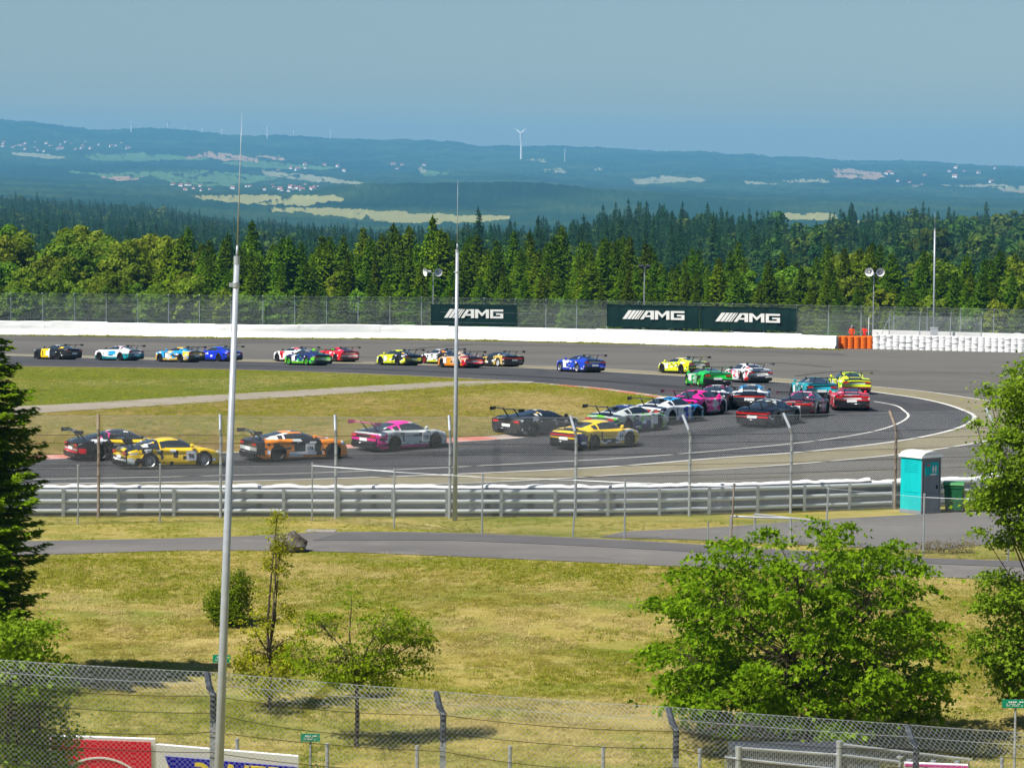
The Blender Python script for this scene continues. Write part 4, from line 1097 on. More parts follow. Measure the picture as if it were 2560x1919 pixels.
def car(px, py, hd, ty, base, rules, label, num=None, wing='black', rim='dark', wz=0.0, tail='two', panel=None, steer=0.0, plate=True):
    p = on(px, py, .05)
    t = thing('race_car', label, 'race car', group='GT race cars in the pack on the circuit')
    t.matrix_world = ground_frame(p, R(hd))
    g = GRID[ty]; S = SHAPES[ty]
    body = submesh('body', g['V'], g['F'], g['cls'] == 0, M_paint)
    colour_mesh(body, [('z<.15', 'black'), ('(x<-2.22)&(z<.44)', 'black')] + rules + DECALS + ([('(ay>.9)&(x>-.74)&(x<-.60)&(z>.40)&(z<.80)', 'black')] if ty != 'F' else []), base)
    obj('body', body, t)
    for k, nm in ((1, 'windscreen'), (2, 'side_window'), (3, 'side_window'), (4, 'rear_window')): obj(nm, g[k], t)
    obj('underbody', g['under'], t)
    wa = np.array(S['w'])
    for a in S['ax']:
        for s in (-1, 1):
            wy = float(np.interp(a, wa[:, 0], wa[:, 1])) - .165
            w_ = obj('wheel', WHEEL, t, loc=(a, s * wy, .348), rot=(0, random.random() * 6, R(steer) if a > 0 else 0))
            obj('rim', RIMS[rim], w_)
    # aerodynamic parts
    zt = {'R': 1.30, 'M': 1.26, 'F': 1.30}[ty] + wz; xw = -2.20
    def paintbox(name, mb, cname, par=t):
        me_ = mb.mesh(name, M_paint); colour_mesh(me_, [], cname); return obj(name, me_, par)
    mb = MB(); ch = [(-.18, .012), (-.10, -.012), (.05, -.025), (.17, -.005), (.17, .010), (.05, .003), (-.10, .016), (-.18, .030)]
    mb.prism([(a, b_ + .0) for a, b_ in ch], ((xw, -.93, zt), (1, 0, 0), (0, 0, 1)), -1.86)
    wg = paintbox('rear_wing', mb, wing)
    for s in (-1, 1):
        mb = MB(); mb.prism([(-.22, -.10), (.17, -.09), (.20, .01), (.18, .06), (-.23, .07)], ((xw, s * .95, zt), (1, 0, 0), (0, 0, 1)), -.02)
        paintbox('endplate', mb, wing, wg)
        mb = MB(); mb.prism([(.46, -.36), (.40, -.375), (.06, -.02), (.02, .045), (.08, .05), (.12, .0)], ((xw, s * .36, zt), (1, 0, 0), (0, 0, 1)), -.03)
        paintbox('wing_strut', mb, 'black', wg)
    mb = MB(); zt_ = .16
    mb.prism([(-.30, .02), (.35, -.06), (.35, -.02), (-.28, .22), (-.33, .22)], ((-2.06, -.80, zt_), (1, 0, 0), (0, 0, 1)), -1.6)
    for k in range(-3, 4): mb.box((-2.26, k * .22, .22), (.20, .02, .18))
    obj('diffuser', mb.mesh('diffuser', M_black), t)
    mb = MB(); mb.prism([(1.75, -1.0), (2.2, -.86), (2.36, -.5), (2.40, 0), (2.36, .5), (2.2, .86), (1.75, 1.0)], ((0, 0, .075), (1, 0, 0), (0, 1, 0)), .03)
    obj('splitter', mb.mesh('splitter', M_black), t)
    for s in (-1, 1):
        mb = MB(); mb.prism([(-.82, -.03), (.80, -.03), (.80, .04), (-.82, .04)], ((0, s * .97, .10), (1, 0, 0), (0, 1, 0)), .03)
        obj('side_skirt', mb.mesh('side_skirt', M_black), t)
        xm = S['ws'][1] - .22; zm = float(np.interp(xm, *np.array(S['zb']).T)) + .10
        mb = MB(); mb.lathe([(.001, -.07), (.05, -.065), (.085, -.02), (.085, .05), (.001, .06)], 10, (xm, s * .97, zm), 'X'); mb.tube([(xm, s * .80, zm - .08), (xm, s * .93, zm - .02)], .018, 5)
        paintbox('mirror', mb, base if base != 'white' else 'black')
        # lamps
        xh = {'R': 1.93, 'M': 1.85, 'F': 1.92}[ty]; zh = float(np.interp(xh, *np.array(S['zs']).T)) - .05; yh_ = float(np.interp(xh, wa[:, 0], wa[:, 1])) - .13
        mb = MB(); mb.lathe([(.001, .11), (.06, .09), (.10, .04), (.115, -.02), (.10, -.08)], 12, (xh, s * yh_, zh), 'X')
        obj('headlight', mb.mesh('headlight', M_lens, True), t)
        ztl = {'R': .70, 'M': .72, 'F': .76}[ty]
        if tail == 'two':
            mb = MB(); mb.prism([(s * .86, -.05), (s * .50, -.03), (s * .52, .05), (s * .84, .07)][::s], ((-2.285, 0, ztl), (0, 1, 0), (0, 0, 1)), -.03)
            obj('tail_light', mb.mesh('tail_light', M_tail), t)
    if tail == 'bar':
        mb = MB(); mb.prism([(-.84, -.03), (.84, -.03), (.82, .035), (-.82, .035)], ((-2.285, 0, .70), (0, 1, 0), (0, 0, 1)), -.03)
        obj('tail_light', mb.mesh('tail_light', M_tail), t)
    if plate:
        mb = MB(); mb.prism([(-.27, -.07), (.27, -.07), (.27, .07), (-.27, .07)], ((-2.295, 0, .54), (0, 1, 0), (0, 0, 1)), -.02)
        obj('number_plate', mb.mesh('number_plate', M_plate), t)
    if panel is not None or num:
        xp = panel if panel is not None else .45
        for s in (-1, 1):
            wy = float(np.interp(xp, wa[:, 0], wa[:, 1])) + .012
            mb = MB(); mb.prism([(-.22, -.20), (.22, -.20), (.22, .22), (-.22, .22)], ((xp, s * wy, .54), (1, 0, 0), (0, 0, 1)), -.012 * s)
            q = obj('number_panel', mb.mesh('number_panel', M_plate), t)
            if num:
                tx = text_mesh(num, .27 if len(num) < 3 else .21, M_ink)
                obj('digits', tx, q, loc=(xp, s * (wy + .018), .53), rot=(R(90), 0, R(180) if s > 0 else 0))
    return t

def C(*a, **k): return car(*a, **k)
SIDE = '(ay>.86)&(z<.80)'
# far row, from the left
C(142, 899, 140, 'F', 'black', [('(x>.0)&(x<1.0)&(z<.95)', 'yellow'), ('(x>-.1)&(x<.1)&(z<.9)', 'white'), ('(x>-1.5)&(x<-1.1)&(z>.98)', 'yellow')], 'black race car with yellow doors leading at the far left of the pack', panel=.15)
C(296, 902, 140, 'F', 'white', [('(z<.36)', 'teal'), ('(x<-1.4)&(z<.62)', 'teal'), ('(x>-.6)&(x<.3)&(z<.85)&(z>.4)', 'sky'), ('(x>-1.2)&(x<-.5)&(z>1.12)', 'mag')], 'white race car with teal lower edges running second from the left on the far side', panel=.6)
C(448, 906, 137, 'F', 'sky', [('(z<.34)', 'gold'), ('z>1.14', 'yellow'), ('(x<-1.6)&(z<.9)&(z>.55)', 'yellow'), ('n1>.62', 'gold'), ('(x<-2.2)&(z<.56)', 'black'), ('(x>.2)&(x<.5)', 'cream')], 'light blue and gold race car just ahead of a plain blue one', panel=.5)
C(546, 904, 134, 'R', 'rblue', [('(x>-.2)&(z>.9)', 'cyan'), ('(x>1.0)&(z<.8)', 'cyan')], 'bright blue race car beside the left tall mast on the far side', wz=.02)
C(738, 905, 130, 'F', 'white', [('(x>.2)&(x<1.0)&(z<.9)&(x-z<.35)&(x-z>-.5)', 'red'), ('(x<-1.3)&(z<.8)', 'grey'), ('(x<-.4)&(x>-1.1)&(z>1.1)', 'red')], 'white race car with red door stripe half hidden by a navy and green one', panel=.3)
C(768, 914, 129, 'R', 'navy', [('(z<.30)', 'lgreen'), ('(x<-1.85)&(z<.68)&(z>.40)', 'lgreen'), ('(x>1.5)&(z<.6)', 'lgreen'), ('(n1>.70)', 'green'), ('(x>-1)&(x<-.3)&(z>1.1)', 'grey')], 'navy race car with bright green bumper between white and red cars', rim='green', wing='lgreen', panel=.6)
C(845, 904, 122, 'F', 'red', [('(x<-2.0)&(z<.5)&(z>.3)', 'dred')], 'all red race car behind the navy and green one on the far side', plate=True)
C(996, 914, 127, 'R', 'lime', [('(x<-.3)&(z>.42)&(ay<1.2)&(x+z*.6<-.02)', 'black'), ('(x<-2.0)&(z>.40)&(z<.62)', 'lime'), ('(x<-1.2)&(x>-1.8)&(ay<.6)&(z>1.0)', 'yellow')], 'bright yellow race car with black tail nearest the middle mast', rim='dark', panel=.55)
C(1103, 910, 126, 'R', 'white', [('(x<-.8)&(z>.5)', 'black'), ('(x>-1.3)&(x<-.7)&(z>1.0)', 'orange'), ('(z<.28)', 'lime')], 'white race car with black tail squeezed behind the beige and red one', rim='red')
C(1150, 920, 123, 'R', 'beige', [('(z<.30)', 'orange'), ('(x<-1.8)&(z<.64)', 'red'), ('(x>-.1)&(x<.5)&(z<.8)', 'orange'), ('(x<-1.6)&(z>.80)', 'dred'), ('(x>1.6)', 'orange')], 'beige race car with red tail passing behind the middle mast', panel=.75, tail='bar')
C(1248, 917, 124, 'M', 'black', [('(x>-1.9)&(x<-.5)&(ay>.7)&(z<.95)', 'gold'), ('(x<-1.9)&(z>.6)&(z<.75)', 'dred'), ('(x>.3)&(n1>.5)', 'gold')], 'black and gold race car directly behind the beige one', rim='white', tail='bar')
C(1450, 931, 119, 'F', 'blue', [('(x>.1)&(x<1.0)&(ay>.8)&(n1>.5)', 'white'), ('(z>1.15)', 'navy'), ('(x<-1.0)&(x>-1.5)&(z>1.1)', 'navy'), ('(z<.3)&(x>1.9)', 'white')], 'dark blue race car running alone on the far side of the bend', panel=.7, rim='silver')
C(1706, 934, 121, 'M', 'lime', [('(x>-1.2)&(x<0)&(ay>.85)&(z>.45)&(z<.62)&(n2>.55)', 'grey'), ('(z>1.12)', 'cream')], 'pale lime race car behind the blue one with dark rear wing', panel=.75, rim='dark')
C(1768, 967, 104, 'M', 'green', [('(x>-.7)&(x<1.2)&(ay>.8)&(n1>.42)', 'silver'), ('(z>.98)&(x>-1.0)', 'dark'), ('(x<-2.15)&(z<.52)', 'black'), ('(x>1.5)', 'dark')], 'bright green race car with dark roof inside the bend', panel=.6, rim='green')
C(1868, 957, 109, 'R', 'white', [('(x>0)&(x<1.0)&(ay>.85)&(n1>.55)', 'blue'), ('(x<-1.2)&(x>-1.5)&(z>.95)&(y>0)', 'red'), ('(x<-1.2)&(x>-1.5)&(z>.95)&(y<-.2)', 'blue'), ('(x<-2.1)&(z<.55)', 'grey'), ('(ay>.85)&(n2>.72)', 'red')], 'white race car with red and blue marks beside the bright green one')
# coming out of the tip of the bend
C(2032, 998, 98, 'F', 'teal', [('(x<-2.1)&(z<.5)', 'black'), ('(z>1.0)&(x<-.6)', 'dark'), ('(ay>.85)&(n1>.66)', 'silver'), ('(x<-2.1)&(z>.62)&(z<.78)', 'cyan')], 'teal race car beside a lime green one near the tip of the bend', panel=.7)
C(2122, 983, 96, 'R', 'lime', [('(x<-2.1)&(z<.46)', 'dark'), ('(x<-1.8)&(z>.56)&(z<.72)', 'lgreen'), ('(x>-1.6)&(x<-.5)&(z>1.08)&(ay<.4)', 'lgreen')], 'lime yellow race car almost hidden behind the red one at the bend', plate=False, tail='two')
C(2122, 1024, 88, 'M', 'red', [('(x<-2.2)&(z<.58)', 'black'), ('(z>1.0)', 'dred'), ('(x<-1.6)&(z>.86)&(ay<.4)&(n2>.6)', 'silver')], 'red race car seen from straight behind, last on the right', wing='dred')
C(2012, 1040, 72, 'R', 'dark', [('(z>1.08)', 'mag'), ('(x<-2.1)&(z>.62)&(z<.72)', 'red'), ('(x>0)&(ay>.8)&(n1>.5)', 'mag'), ('(x<-1.5)&(n2>.6)', 'dred')], 'dark race car with raspberry roof to the left of the red one', tail='bar')
C(1925, 1062, 62, 'R', 'black', [('(x<-2.1)&(z>.50)&(z<.58)', 'red'), ('(x<-2.1)&(z>.68)&(z<.78)', 'dred'), ('(x>-1.2)&(z>1.1)&(n2>.5)', 'silver'), ('(x>1.2)&(n1>.5)', 'silver')], 'black race car with two red tail stripes behind the curved fence top', tail='bar')
C(1878, 1020, 83, 'R', 'white', [('(z>1.05)&(x>-1.0)&(ay>.2)', 'sky'), ('(x<-2.0)&(z<.60)', 'dark'), ('(x<-1.9)&(z>.74)', 'black'), ('(ay>.8)&(x>.2)', 'sky')], 'white race car with blue roof sides seen from behind in the tight group', tail='bar')
C(1795, 1022, 72, 'R', 'black', [('(z>1.15)', 'mag'), ('(z>1.2)&(ay<.3)', 'white'), ('(x>-1.6)&(x<-.9)&(ay>.5)&(z>.9)', 'white'), ('(ay>.85)&(x>0)&(n1>.5)', 'red'), ('(x<-1.8)&(z>.5)&(z<.62)', 'dred')], 'black race car with pink and white roof just ahead of the bright pink one', tail='bar')
C(1742, 1037, 62, 'R', 'pink', [('(ay>.85)&(x>-.4)&(n1>.48)', 'silver'), ('(x>1.3)&(ay>.6)', 'white'), ('(x<-1.9)&(z<.55)', 'dred')], 'bright pink race car seen from behind in the middle of the pack', plate=False, tail='bar')
C(1672, 1056, 55, 'R', 'white', [('(z>1.15)&(y<0)', 'sky'), ('(x>.6)&(ay>.7)', 'sky'), ('(x<-1.95)&(z<.66)', 'dark'), ('(x>-.5)&(x<.4)&(z<.8)&(n1>.4)', 'blue'), ('(x>1.6)', 'cyan')], 'white race car with blue nose wheel arch behind the pink one', wing='black', tail='bar')
C(1570, 1078, 50, 'R', 'silver', [('(z>1.18)&(ay<.5)', 'navy'), ('(z<.56)&(x<.6)', 'navy'), ('(x>.8)&(z<.4)', 'lgreen'), ('(n2>.66)&(z<.9)', 'lgreen'), ('(x<-1.95)&(z>.55)&(z<.68)', 'navy')], 'silver and navy race car with acid green accents beside the golden yellow one', panel=.9)
C(1345, 1085, 47, 'M', 'black', [('(x>-1.1)&(z>1.0)&(n2>.6)', 'gold'), ('(x>-.6)&(x<.2)&(z>.95)&(ay>.5)', 'silver'), ('(n1>.72)&(ay>.8)', 'grey')], 'all black race car with wide rear wing at the inner kerb', wz=.05)
C(1492, 1119, 46, 'R', 'yellow', [('(x<-1.9)&(z>.60)&(z<.80)', 'navy'), ('(ay>.9)&(x>-.6)&(x<.6)&(z<.45)', 'dark'), ('(z<.22)', 'gold'), ('(x<-1.0)&(x>-1.5)&(z>1.0)&(n2>.55)', 'orange'), ('(ay>.86)&(x<-1.7)&(z<.7)', 'navy')], 'golden yellow race car with dark tail panel behind the near fence', num='12', panel=.62, tail='bar', rim='dark')
C(1004, 1122, 42, 'R', 'silver', [('(z>1.0)&(x>-1.25)', 'pink'), ('(x<-1.7)&(z>.46)&(z<.80)', 'pink'), ('(x<-2.15)&(z<.5)', 'black'), ('(z<.26)&(x<.9)', 'pink'), ('(ay>.8)&(x<-1.5)&(z<.5)', 'pink'), ('(x<-1.3)&(z>.86)&(ay<.7)', 'dark')], 'silver race car with hot pink roof and tail on the near straight', num='15', panel=.66, plate=True, wing='mag')
C(738, 1148, 28, 'F', 'orange', [('(x>-.45)&(x<.85)&(z<1.0)', 'black'), ('(x>-.75)&(x<.95)&(z<.42)', 'white'), ('(z<.2)', 'orange'), ('(x<-1.9)&(z>.3)', 'dark'), ('(z>1.1)&(x>-.4)&(ay<.5)', 'black'), ('(x<-.6)&(x>-1.7)&(z>.98)&(ay>.4)', 'white'), ('(x<-1.5)&(z>.85)&(ay<.5)', 'dark'), ('(x>.8)&(z>.84)&(ay<.7)', 'black'), ('(x>-.5)&(x<-.1)&(z>.8)&(z<.95)', 'silver')], 'orange race car with black doors and white number panel on the near straight', num='176', panel=.30, steer=6)
C(300, 1147, 26, 'R', 'black', [('(x<-1.9)&(z>.36)&(z<.58)', 'red'), ('(x>-.7)&(x<.9)&(z>.72)&(z<.95)&(ay>.6)', 'yellow'), ('(x<-.9)&(x>-1.7)&(ay>.7)&(z>.7)&(n1>.55)', 'white'), ('(x<-.6)&(x>-1.2)&(z>1.0)&(n2>.4)', 'mag'), ('(x>.8)&(n1>.5)', 'yellow')], 'black race car with red rear bumper half behind the yellow one at the left fence', tail='two')
C(424, 1169, 25, 'R', 'yellow', [('(x<-.75)&(z<1.0)&(n1>.34)', 'black'), ('(x>-.8)&(x<.1)&(n2>.62)&(z<.95)', 'black'), ('(x<-1.9)&(z>.25)&(z<.5)', 'silver'), ('(x<-.7)&(x>-1.6)&(z>.98)&(n2>.4)', 'dark'), ('(x<-.8)&(x>-1.5)&(ay>.45)&(z>.95)&(z<1.1)', 'white'), ('(x>1.2)&(z>.7)&(ay<.5)&(n1>.6)', 'dark')], 'yellow race car with black patterned tail nearest the left fence', num='96', panel=.66, rim='silver', steer=5)
# ------------------------------------------------------------------ metal, fences, barriers
M_galv = nmat('galvanised_steel', [((.40, .43, .46),), ((.52, .55, .57), (2, 2, 2), .45, .65, 6), ((.30, .31, .32), (.8, .8, 3), .58, .75, 6)], rough=.42, metal=.55, spec=.5)
M_rail = nmat('guardrail_steel', [((.64, .68, .72),), ((.74, .77, .80), (.5, .5, 3), .45, .65, 6), ((.50, .52, .54), (1.5, 1.5, 6), .6, .75, 7)], rough=.42, metal=.2, spec=.5)
M_wire = mat('wire_steel', (.46, .49, .50), .45, .5)
M_wirel = mat('pale_wire', (.55, .60, .58), .5, .2)
M_wire2 = mat('dull_wire', (.30, .32, .33), .55, .3)
M_rust = nmat('rusty_steel', [((.26, .20, .15),), ((.34, .31, .28), (5, 5, 5), .45, .65, 5)], rough=.8, metal=.3)
M_barb = mat('barbed_wire_dark', (.045, .038, .035), .7, .2)
M_mast = nmat('mast_aluminium', [((.34, .37, .41),), ((.40, .43, .47), (1, 1, 4), .45, .65, 4)], rough=.34, metal=.12, spec=.5)
M_belt = nmat('white_belt', [((.88, .88, .87),), ((.80, .81, .80), (.35, .35, .9), .45, .7, 7), ((.55, .56, .54), (.7, .7, 2.5), .62, .78, 7)], rough=.7)
M_otyre = nmat('orange_tyre_paint', [((.85, .17, .015),), ((.72, .13, .02), (2, 2, 2), .45, .7, 5)], rough=.6)
M_wtyre = nmat('white_tyre_paint', [((.78, .78, .77),), ((.62, .62, .61), (2, 2, 2), .48, .7, 5)], rough=.65)
M_banner = nmat('green_banner_cloth', [((.006, .022, .021),), ((.009, .030, .027), (.4, .4, .4), .4, .65, 3)], rough=.75)
M_letter = mat('banner_letter_white', (.72, .72, .68), .7)

def lattice(name, A, B, h, pitch, r, material, parent, lean=(0, 0), sag=0.0):
    """chain-link wire between ground points A and B, h high: two families of crossing wires"""
    A = Vector(A); B = Vector(B); L_ = (B - A).length; u = (B - A) / L_
    up = Vector((lean[0], lean[1], 1.0))
    n = np.array(u.cross(Vector((0, 0, 1))).normalized())
    k = np.arange(-h, L_, pitch)
    Vs = []; Fs = []
    for s in (1, -1):
        a0 = np.clip(k, 0, None); a1 = np.clip(k + h, None, L_)
        z0 = (a0 - k); z1 = (a1 - k)
        if s < 0: a0, a1 = L_ - a0, L_ - a1
        p0 = np.array(A) + a0[:, None] * np.array(u) + z0[:, None] * np.array(up) + n * r * s * .6
        p1 = np.array(A) + a1[:, None] * np.array(u) + z1[:, None] * np.array(up) + n * r * s * .6
        d = p1 - p0; d /= np.linalg.norm(d, axis=1)[:, None] + 1e-9
        e = np.cross(d, n); o = len(Vs) * 0
        tri_ = [e * r, (-e * .5 + n * .87) * r, (-e * .5 - n * .87) * r]
        V = np.stack([p0 + t for t in tri_] + [p1 + t for t in tri_], 1)
        m_ = len(k); base = np.arange(m_)[:, None] * 6
        F = np.concatenate([base + np.array(q) for q in ((0, 1, 4, 3), (1, 2, 5, 4), (2, 0, 3, 5))], 0)
        Fs.append(F + sum(len(v) for v in Vs)); Vs.append(V.reshape(-1, 3))
    me = fast_mesh(name, np.concatenate(Vs), np.concatenate(Fs), material)
    return obj(name, me, parent, kind='stuff')

def cable(name, pts, r, material, parent, n=4, sag=0.0):
    q = []
    for a, b in zip(pts[:-1], pts[1:]):
        a, b = Vector(a), Vector(b)
        for k in range(6):
            t = k / 6; q.append(a.lerp(b, t) - Vector((0, 0, sag * 4 * t * (1 - t))))
    q.append(Vector(pts[-1]))
    mb = MB(); mb.tube(q, r, n)
    return obj(name, mb.mesh(name, material), parent)

# ---- white belt wall on the far side
WB = smooth_line(P((-220, 836), (0, 836), (300, 839), (620, 844), (1000, 846), (1280, 851), (1600, 859), (1900, 867), (2090, 873)), 300)
wall = thing('barrier_wall', 'long white belt covered tyre wall along the far edge of the run-off', 'barrier')
s_ = np.concatenate([[0], np.cumsum(np.hypot(*np.diff(WB, axis=0).T))])
def along(line, s, d):
    return np.stack([np.interp(d, s, line[:, 0]), np.interp(d, s, line[:, 1])], -1)
step = 7.5; d0 = 0.0; k = 0
while d0 < s_[-1] - 1:
    d1 = min(d0 + step * (.8 + .4 * random.random()), s_[-1])
    dd = np.linspace(d0 + .01, d1 - .01, 14); q = along(WB, s_, dd); nrm = (offset(q, 1.0) - q)
    top = 1.38 + random.uniform(-.05, .05); lean = random.uniform(-.06, .06)
    prof = [(0.02, .02), (-.02, .40), (.06, .62), (.04, .95), (.06, top - .06), (.12, top), (.75, top), (.80, 0)]
    V = []
    for j in range(len(dd)):
        wv = (fbm(dd[j] * .8, 3.3, 5) - .5)
        for (o_, z) in prof:
            kk = o_ + lean * z * .3 + (wv * .12 if .3 < z < 1.2 else 0)
            xy = q[j] + nrm[j] * kk
            V.append((xy[0], xy[1], float(G(xy[1])) + z + wv * .10 * (z > 1.2)))
    np_ = len(prof)
    F = [(j * np_ + a, (j + 1) * np_ + a, (j + 1) * np_ + a + 1, j * np_ + a + 1) for j in range(len(dd) - 1) for a in range(np_ - 1)]
    me = bpy.data.meshes.new('belt_panel'); me.from_pydata(V, [], F); me.materials.append(M_belt); me.update()
    obj('belt_panel', me, wall)
    # loose skirt at the foot
    V = []
    for j in range(len(dd)):
        wv = fbm(dd[j] * .55 + 40, 1.7, 8)
        for (o_, z) in [(-.42 - .25 * wv, .02), (-.36 - .2 * wv, .14 + .12 * wv), (-.12, .30 + .25 * wv), (-.04, .36 + .25 * wv)]:
            xy = q[j] + nrm[j] * o_
            V.append((xy[0], xy[1], float(G(xy[1])) + z))
    F = [(j * 4 + a, (j + 1) * 4 + a, (j + 1) * 4 + a + 1, j * 4 + a + 1) for j in range(len(dd) - 1) for a in range(3)]
    me = bpy.data.meshes.new('belt_skirt'); me.from_pydata(V, [], F); me.materials.append(M_belt); me.polygons.foreach_set('use_smooth', [True] * len(F)); me.update()
    obj('belt_skirt', me, wall)
    d0 = d1; k += 1

# ---- tyre stacks: orange at the marshals' post, white to the right of it
def tyre_ring(m_):
    mb = MB(); mb.lathe([(.16, -.10), (.30, -.126), (.405, -.1245), (.412, -.11), (.412, .11), (.405, .1245), (.30, .126), (.16, .10), (.16, -.10)], 14, (0, 0, 0), 'Z')
    return mb.mesh('tyre', m_, True)
T_or, T_wh = tyre_ring(M_otyre), tyre_ring(M_wtyre)
t_or = thing('tyre_barrier', 'orange painted tyre stacks at the end of the white far wall', 'tyre stack', on(2122, 872))
for j in range(6):
    pt = on(2092 + j * 16.2, 871.5)
    for row_ in range(2):
        for h in range(5):
            obj('tyre', T_or, t_or, loc=(pt.x - t_or.location.x, pt.y + row_ * .7 - t_or.location.y, pt.z - t_or.location.z + .125 + h * .25), rot=(0, 0, random.random() * 6))
t_wh = thing('tyre_barrier', 'long bank of white painted tyre stacks right of the orange ones', 'tyre stack', on(2380, 878))
npx = 0; px_ = 2192.0
while px_ < 2680:
    pt = on(px_, 872.5 + (px_ - 2190) * .024)
    for h in range(6):
        obj('tyre', T_wh, t_wh, loc=(pt.x - t_wh.location.x + random.uniform(-.03, .03), pt.y - t_wh.location.y + random.uniform(-.03, .03), pt.z - t_wh.location.z + .125 + h * .25))
    px_ += 16.4
    npx += 1
pt0, pt1 = on(2180, 866), on(2690, 878)
mb = MB(); mb.prism([(0, 0), ((pt1 - pt0).length, 0), ((pt1 - pt0).length, 1.62), (0, 1.72)], (pt0, (pt1 - pt0).normalized(), (0, 0, 1)), -.5)
obj('concrete_wall', mb.mesh('concrete_wall', nmat('white_concrete', [((.78, .78, .76),), ((.68, .68, .66), (.4, .4, 1), .45, .7, 6)])), label='white painted wall standing behind the white tyre stacks', cat='wall')

# ---- debris fence on the far side
FB = P((-220, 827), (0, 827), (300, 830), (620, 835), (1000, 837), (1280, 842), (1600, 850), (1900, 858), (2230, 866), (2480, 872), (2760, 880))
FBl = smooth_line(FB, 400)
FBl[:, 1] += 1.2
fs = np.concatenate([[0], np.cumsum(np.hypot(*np.diff(FBl, axis=0).T))])
ff = thing('debris_fence', 'tall grey debris fence with bent tops standing behind the far white wall', 'fence')
mbp = MB(); mbp.tube([(0, 0, -.2), (0, 0, 3.55), (0, -.22, 3.85), (0, -.55, 4.1)], .05, 6)
POST = mbp.mesh('post', M_galv)
posts = np.arange(0, fs[-1], 3.45); pp = along(FBl, fs, posts)
for q in pp: obj('post', POST, ff, loc=(q[0], q[1], float(G(q[1]))))
for j in range(0, len(pp) - 1, 2):
    a = pp[j]; b = pp[min(j + 2, len(pp) - 1)]
    if np.allclose(a, b): continue
    A_ = Vector((a[0], a[1], float(G(a[1])) + .9)); B_ = Vector((b[0], b[1], float(G(b[1])) + .9))
    lattice('wire_mesh', A_, B_, 2.65, .14, .0062, M_wirel, ff)
    up_ = Vector((0, 0, 2.65))
    lattice('wire_mesh', A_ + up_, B_ + up_, .52, .14, .0062, M_wirel, ff, lean=(0, -1.0))
for z_, y_ in ((1.4, 0), (2.5, 0), (3.55, 0), (4.08, -.53)):
    cable('cable', [(q[0], q[1] + y_, float(G(q[1])) + z_) for q in pp[::4]], .014, M_galv, ff, 3)
# a second stretch of fence in front of it at the right
f2 = thing('debris_fence', 'short extra fence panel around the marshals post at the far right', 'fence')
q0, q1 = on(2222, 872), on(2452, 876)
for k in range(4):
    q = q0.lerp(q1, k / 3); obj('post', POST, f2, loc=(q.x, q.y, q.z - .25))
for k in range(3):
    lattice('wire_mesh', q0.lerp(q1, k / 3) + Vector((0, .05, .9)), q0.lerp(q1, (k + 1) / 3) + Vector((0, .05, .9)), 2.5, .09, .0048, M_wire, f2)
mb = MB(); mb.tube([q0 + Vector((-1.1, 0, .8)), q0 + Vector((0, 0, 3.2))], .03, 5)
obj('brace', mb.mesh('brace', M_galv), f2)

# ---- banners with the slanted bars and letters
def glyph_mesh(mb, o, u, v, sx, sy, t):
    """five slanted bars and the wide letters A M G, in a box 0..1 wide"""
    def pr(poly): mb.prism([(a * sx, b * sy) for a, b in poly], (o, u, v), t)
    x = 0.0; wd = .062
    for k in range(5):
        w_ = wd * (1 - k * .17)
        pr([(x, 0), (x + w_, 0), (x + w_ + .10, 1), (x + .10, 1)]); x += w_ + .013
    a0 = .285
    pr([(a0, 0), (a0 + .055, 0), (a0 + .155, 1), (a0 + .10, 1)])
    pr([(a0 + .10, .999), (a0 + .155, .78), (a0 + .225, .78), (a0 + .225, .999)]); pr([(a0 + .17, 0), (a0 + .225, 0), (a0 + .225, .78), (a0 + .17, .78)])
    pr([(a0 + .06, .26), (a0 + .17, .26), (a0 + .17, .46), (a0 + .082, .46)])
    m0 = .525
    pr([(m0, 0), (m0 + .052, 0), (m0 + .052, 1), (m0, 1)]); pr([(m0 + .183, 0), (m0 + .235, 0), (m0 + .235, 1), (m0 + .183, 1)])
    pr([(m0 + .052, 1), (m0 + .052, .66), (m0 + .1175, .20), (m0 + .1175, .56)]); pr([(m0 + .183, 1), (m0 + .1175, .56), (m0 + .1175, .20), (m0 + .183, .66)])
    g0 = .78
    pr([(g0, 0), (g0 + .05, 0), (g0 + .05, 1), (g0, 1)]); pr([(g0 + .05, .78), (g0 + .22, .78), (g0 + .22, 1), (g0 + .05, 1)])
    pr([(g0 + .05, 0), (g0 + .22, 0), (g0 + .22, .22), (g0 + .05, .22)]); pr([(g0 + .17, .22), (g0 + .22, .22), (g0 + .22, .58), (g0 + .17, .58)]); pr([(g0 + .10, .40), (g0 + .17, .40), (g0 + .17, .58), (g0 + .10, .58)])

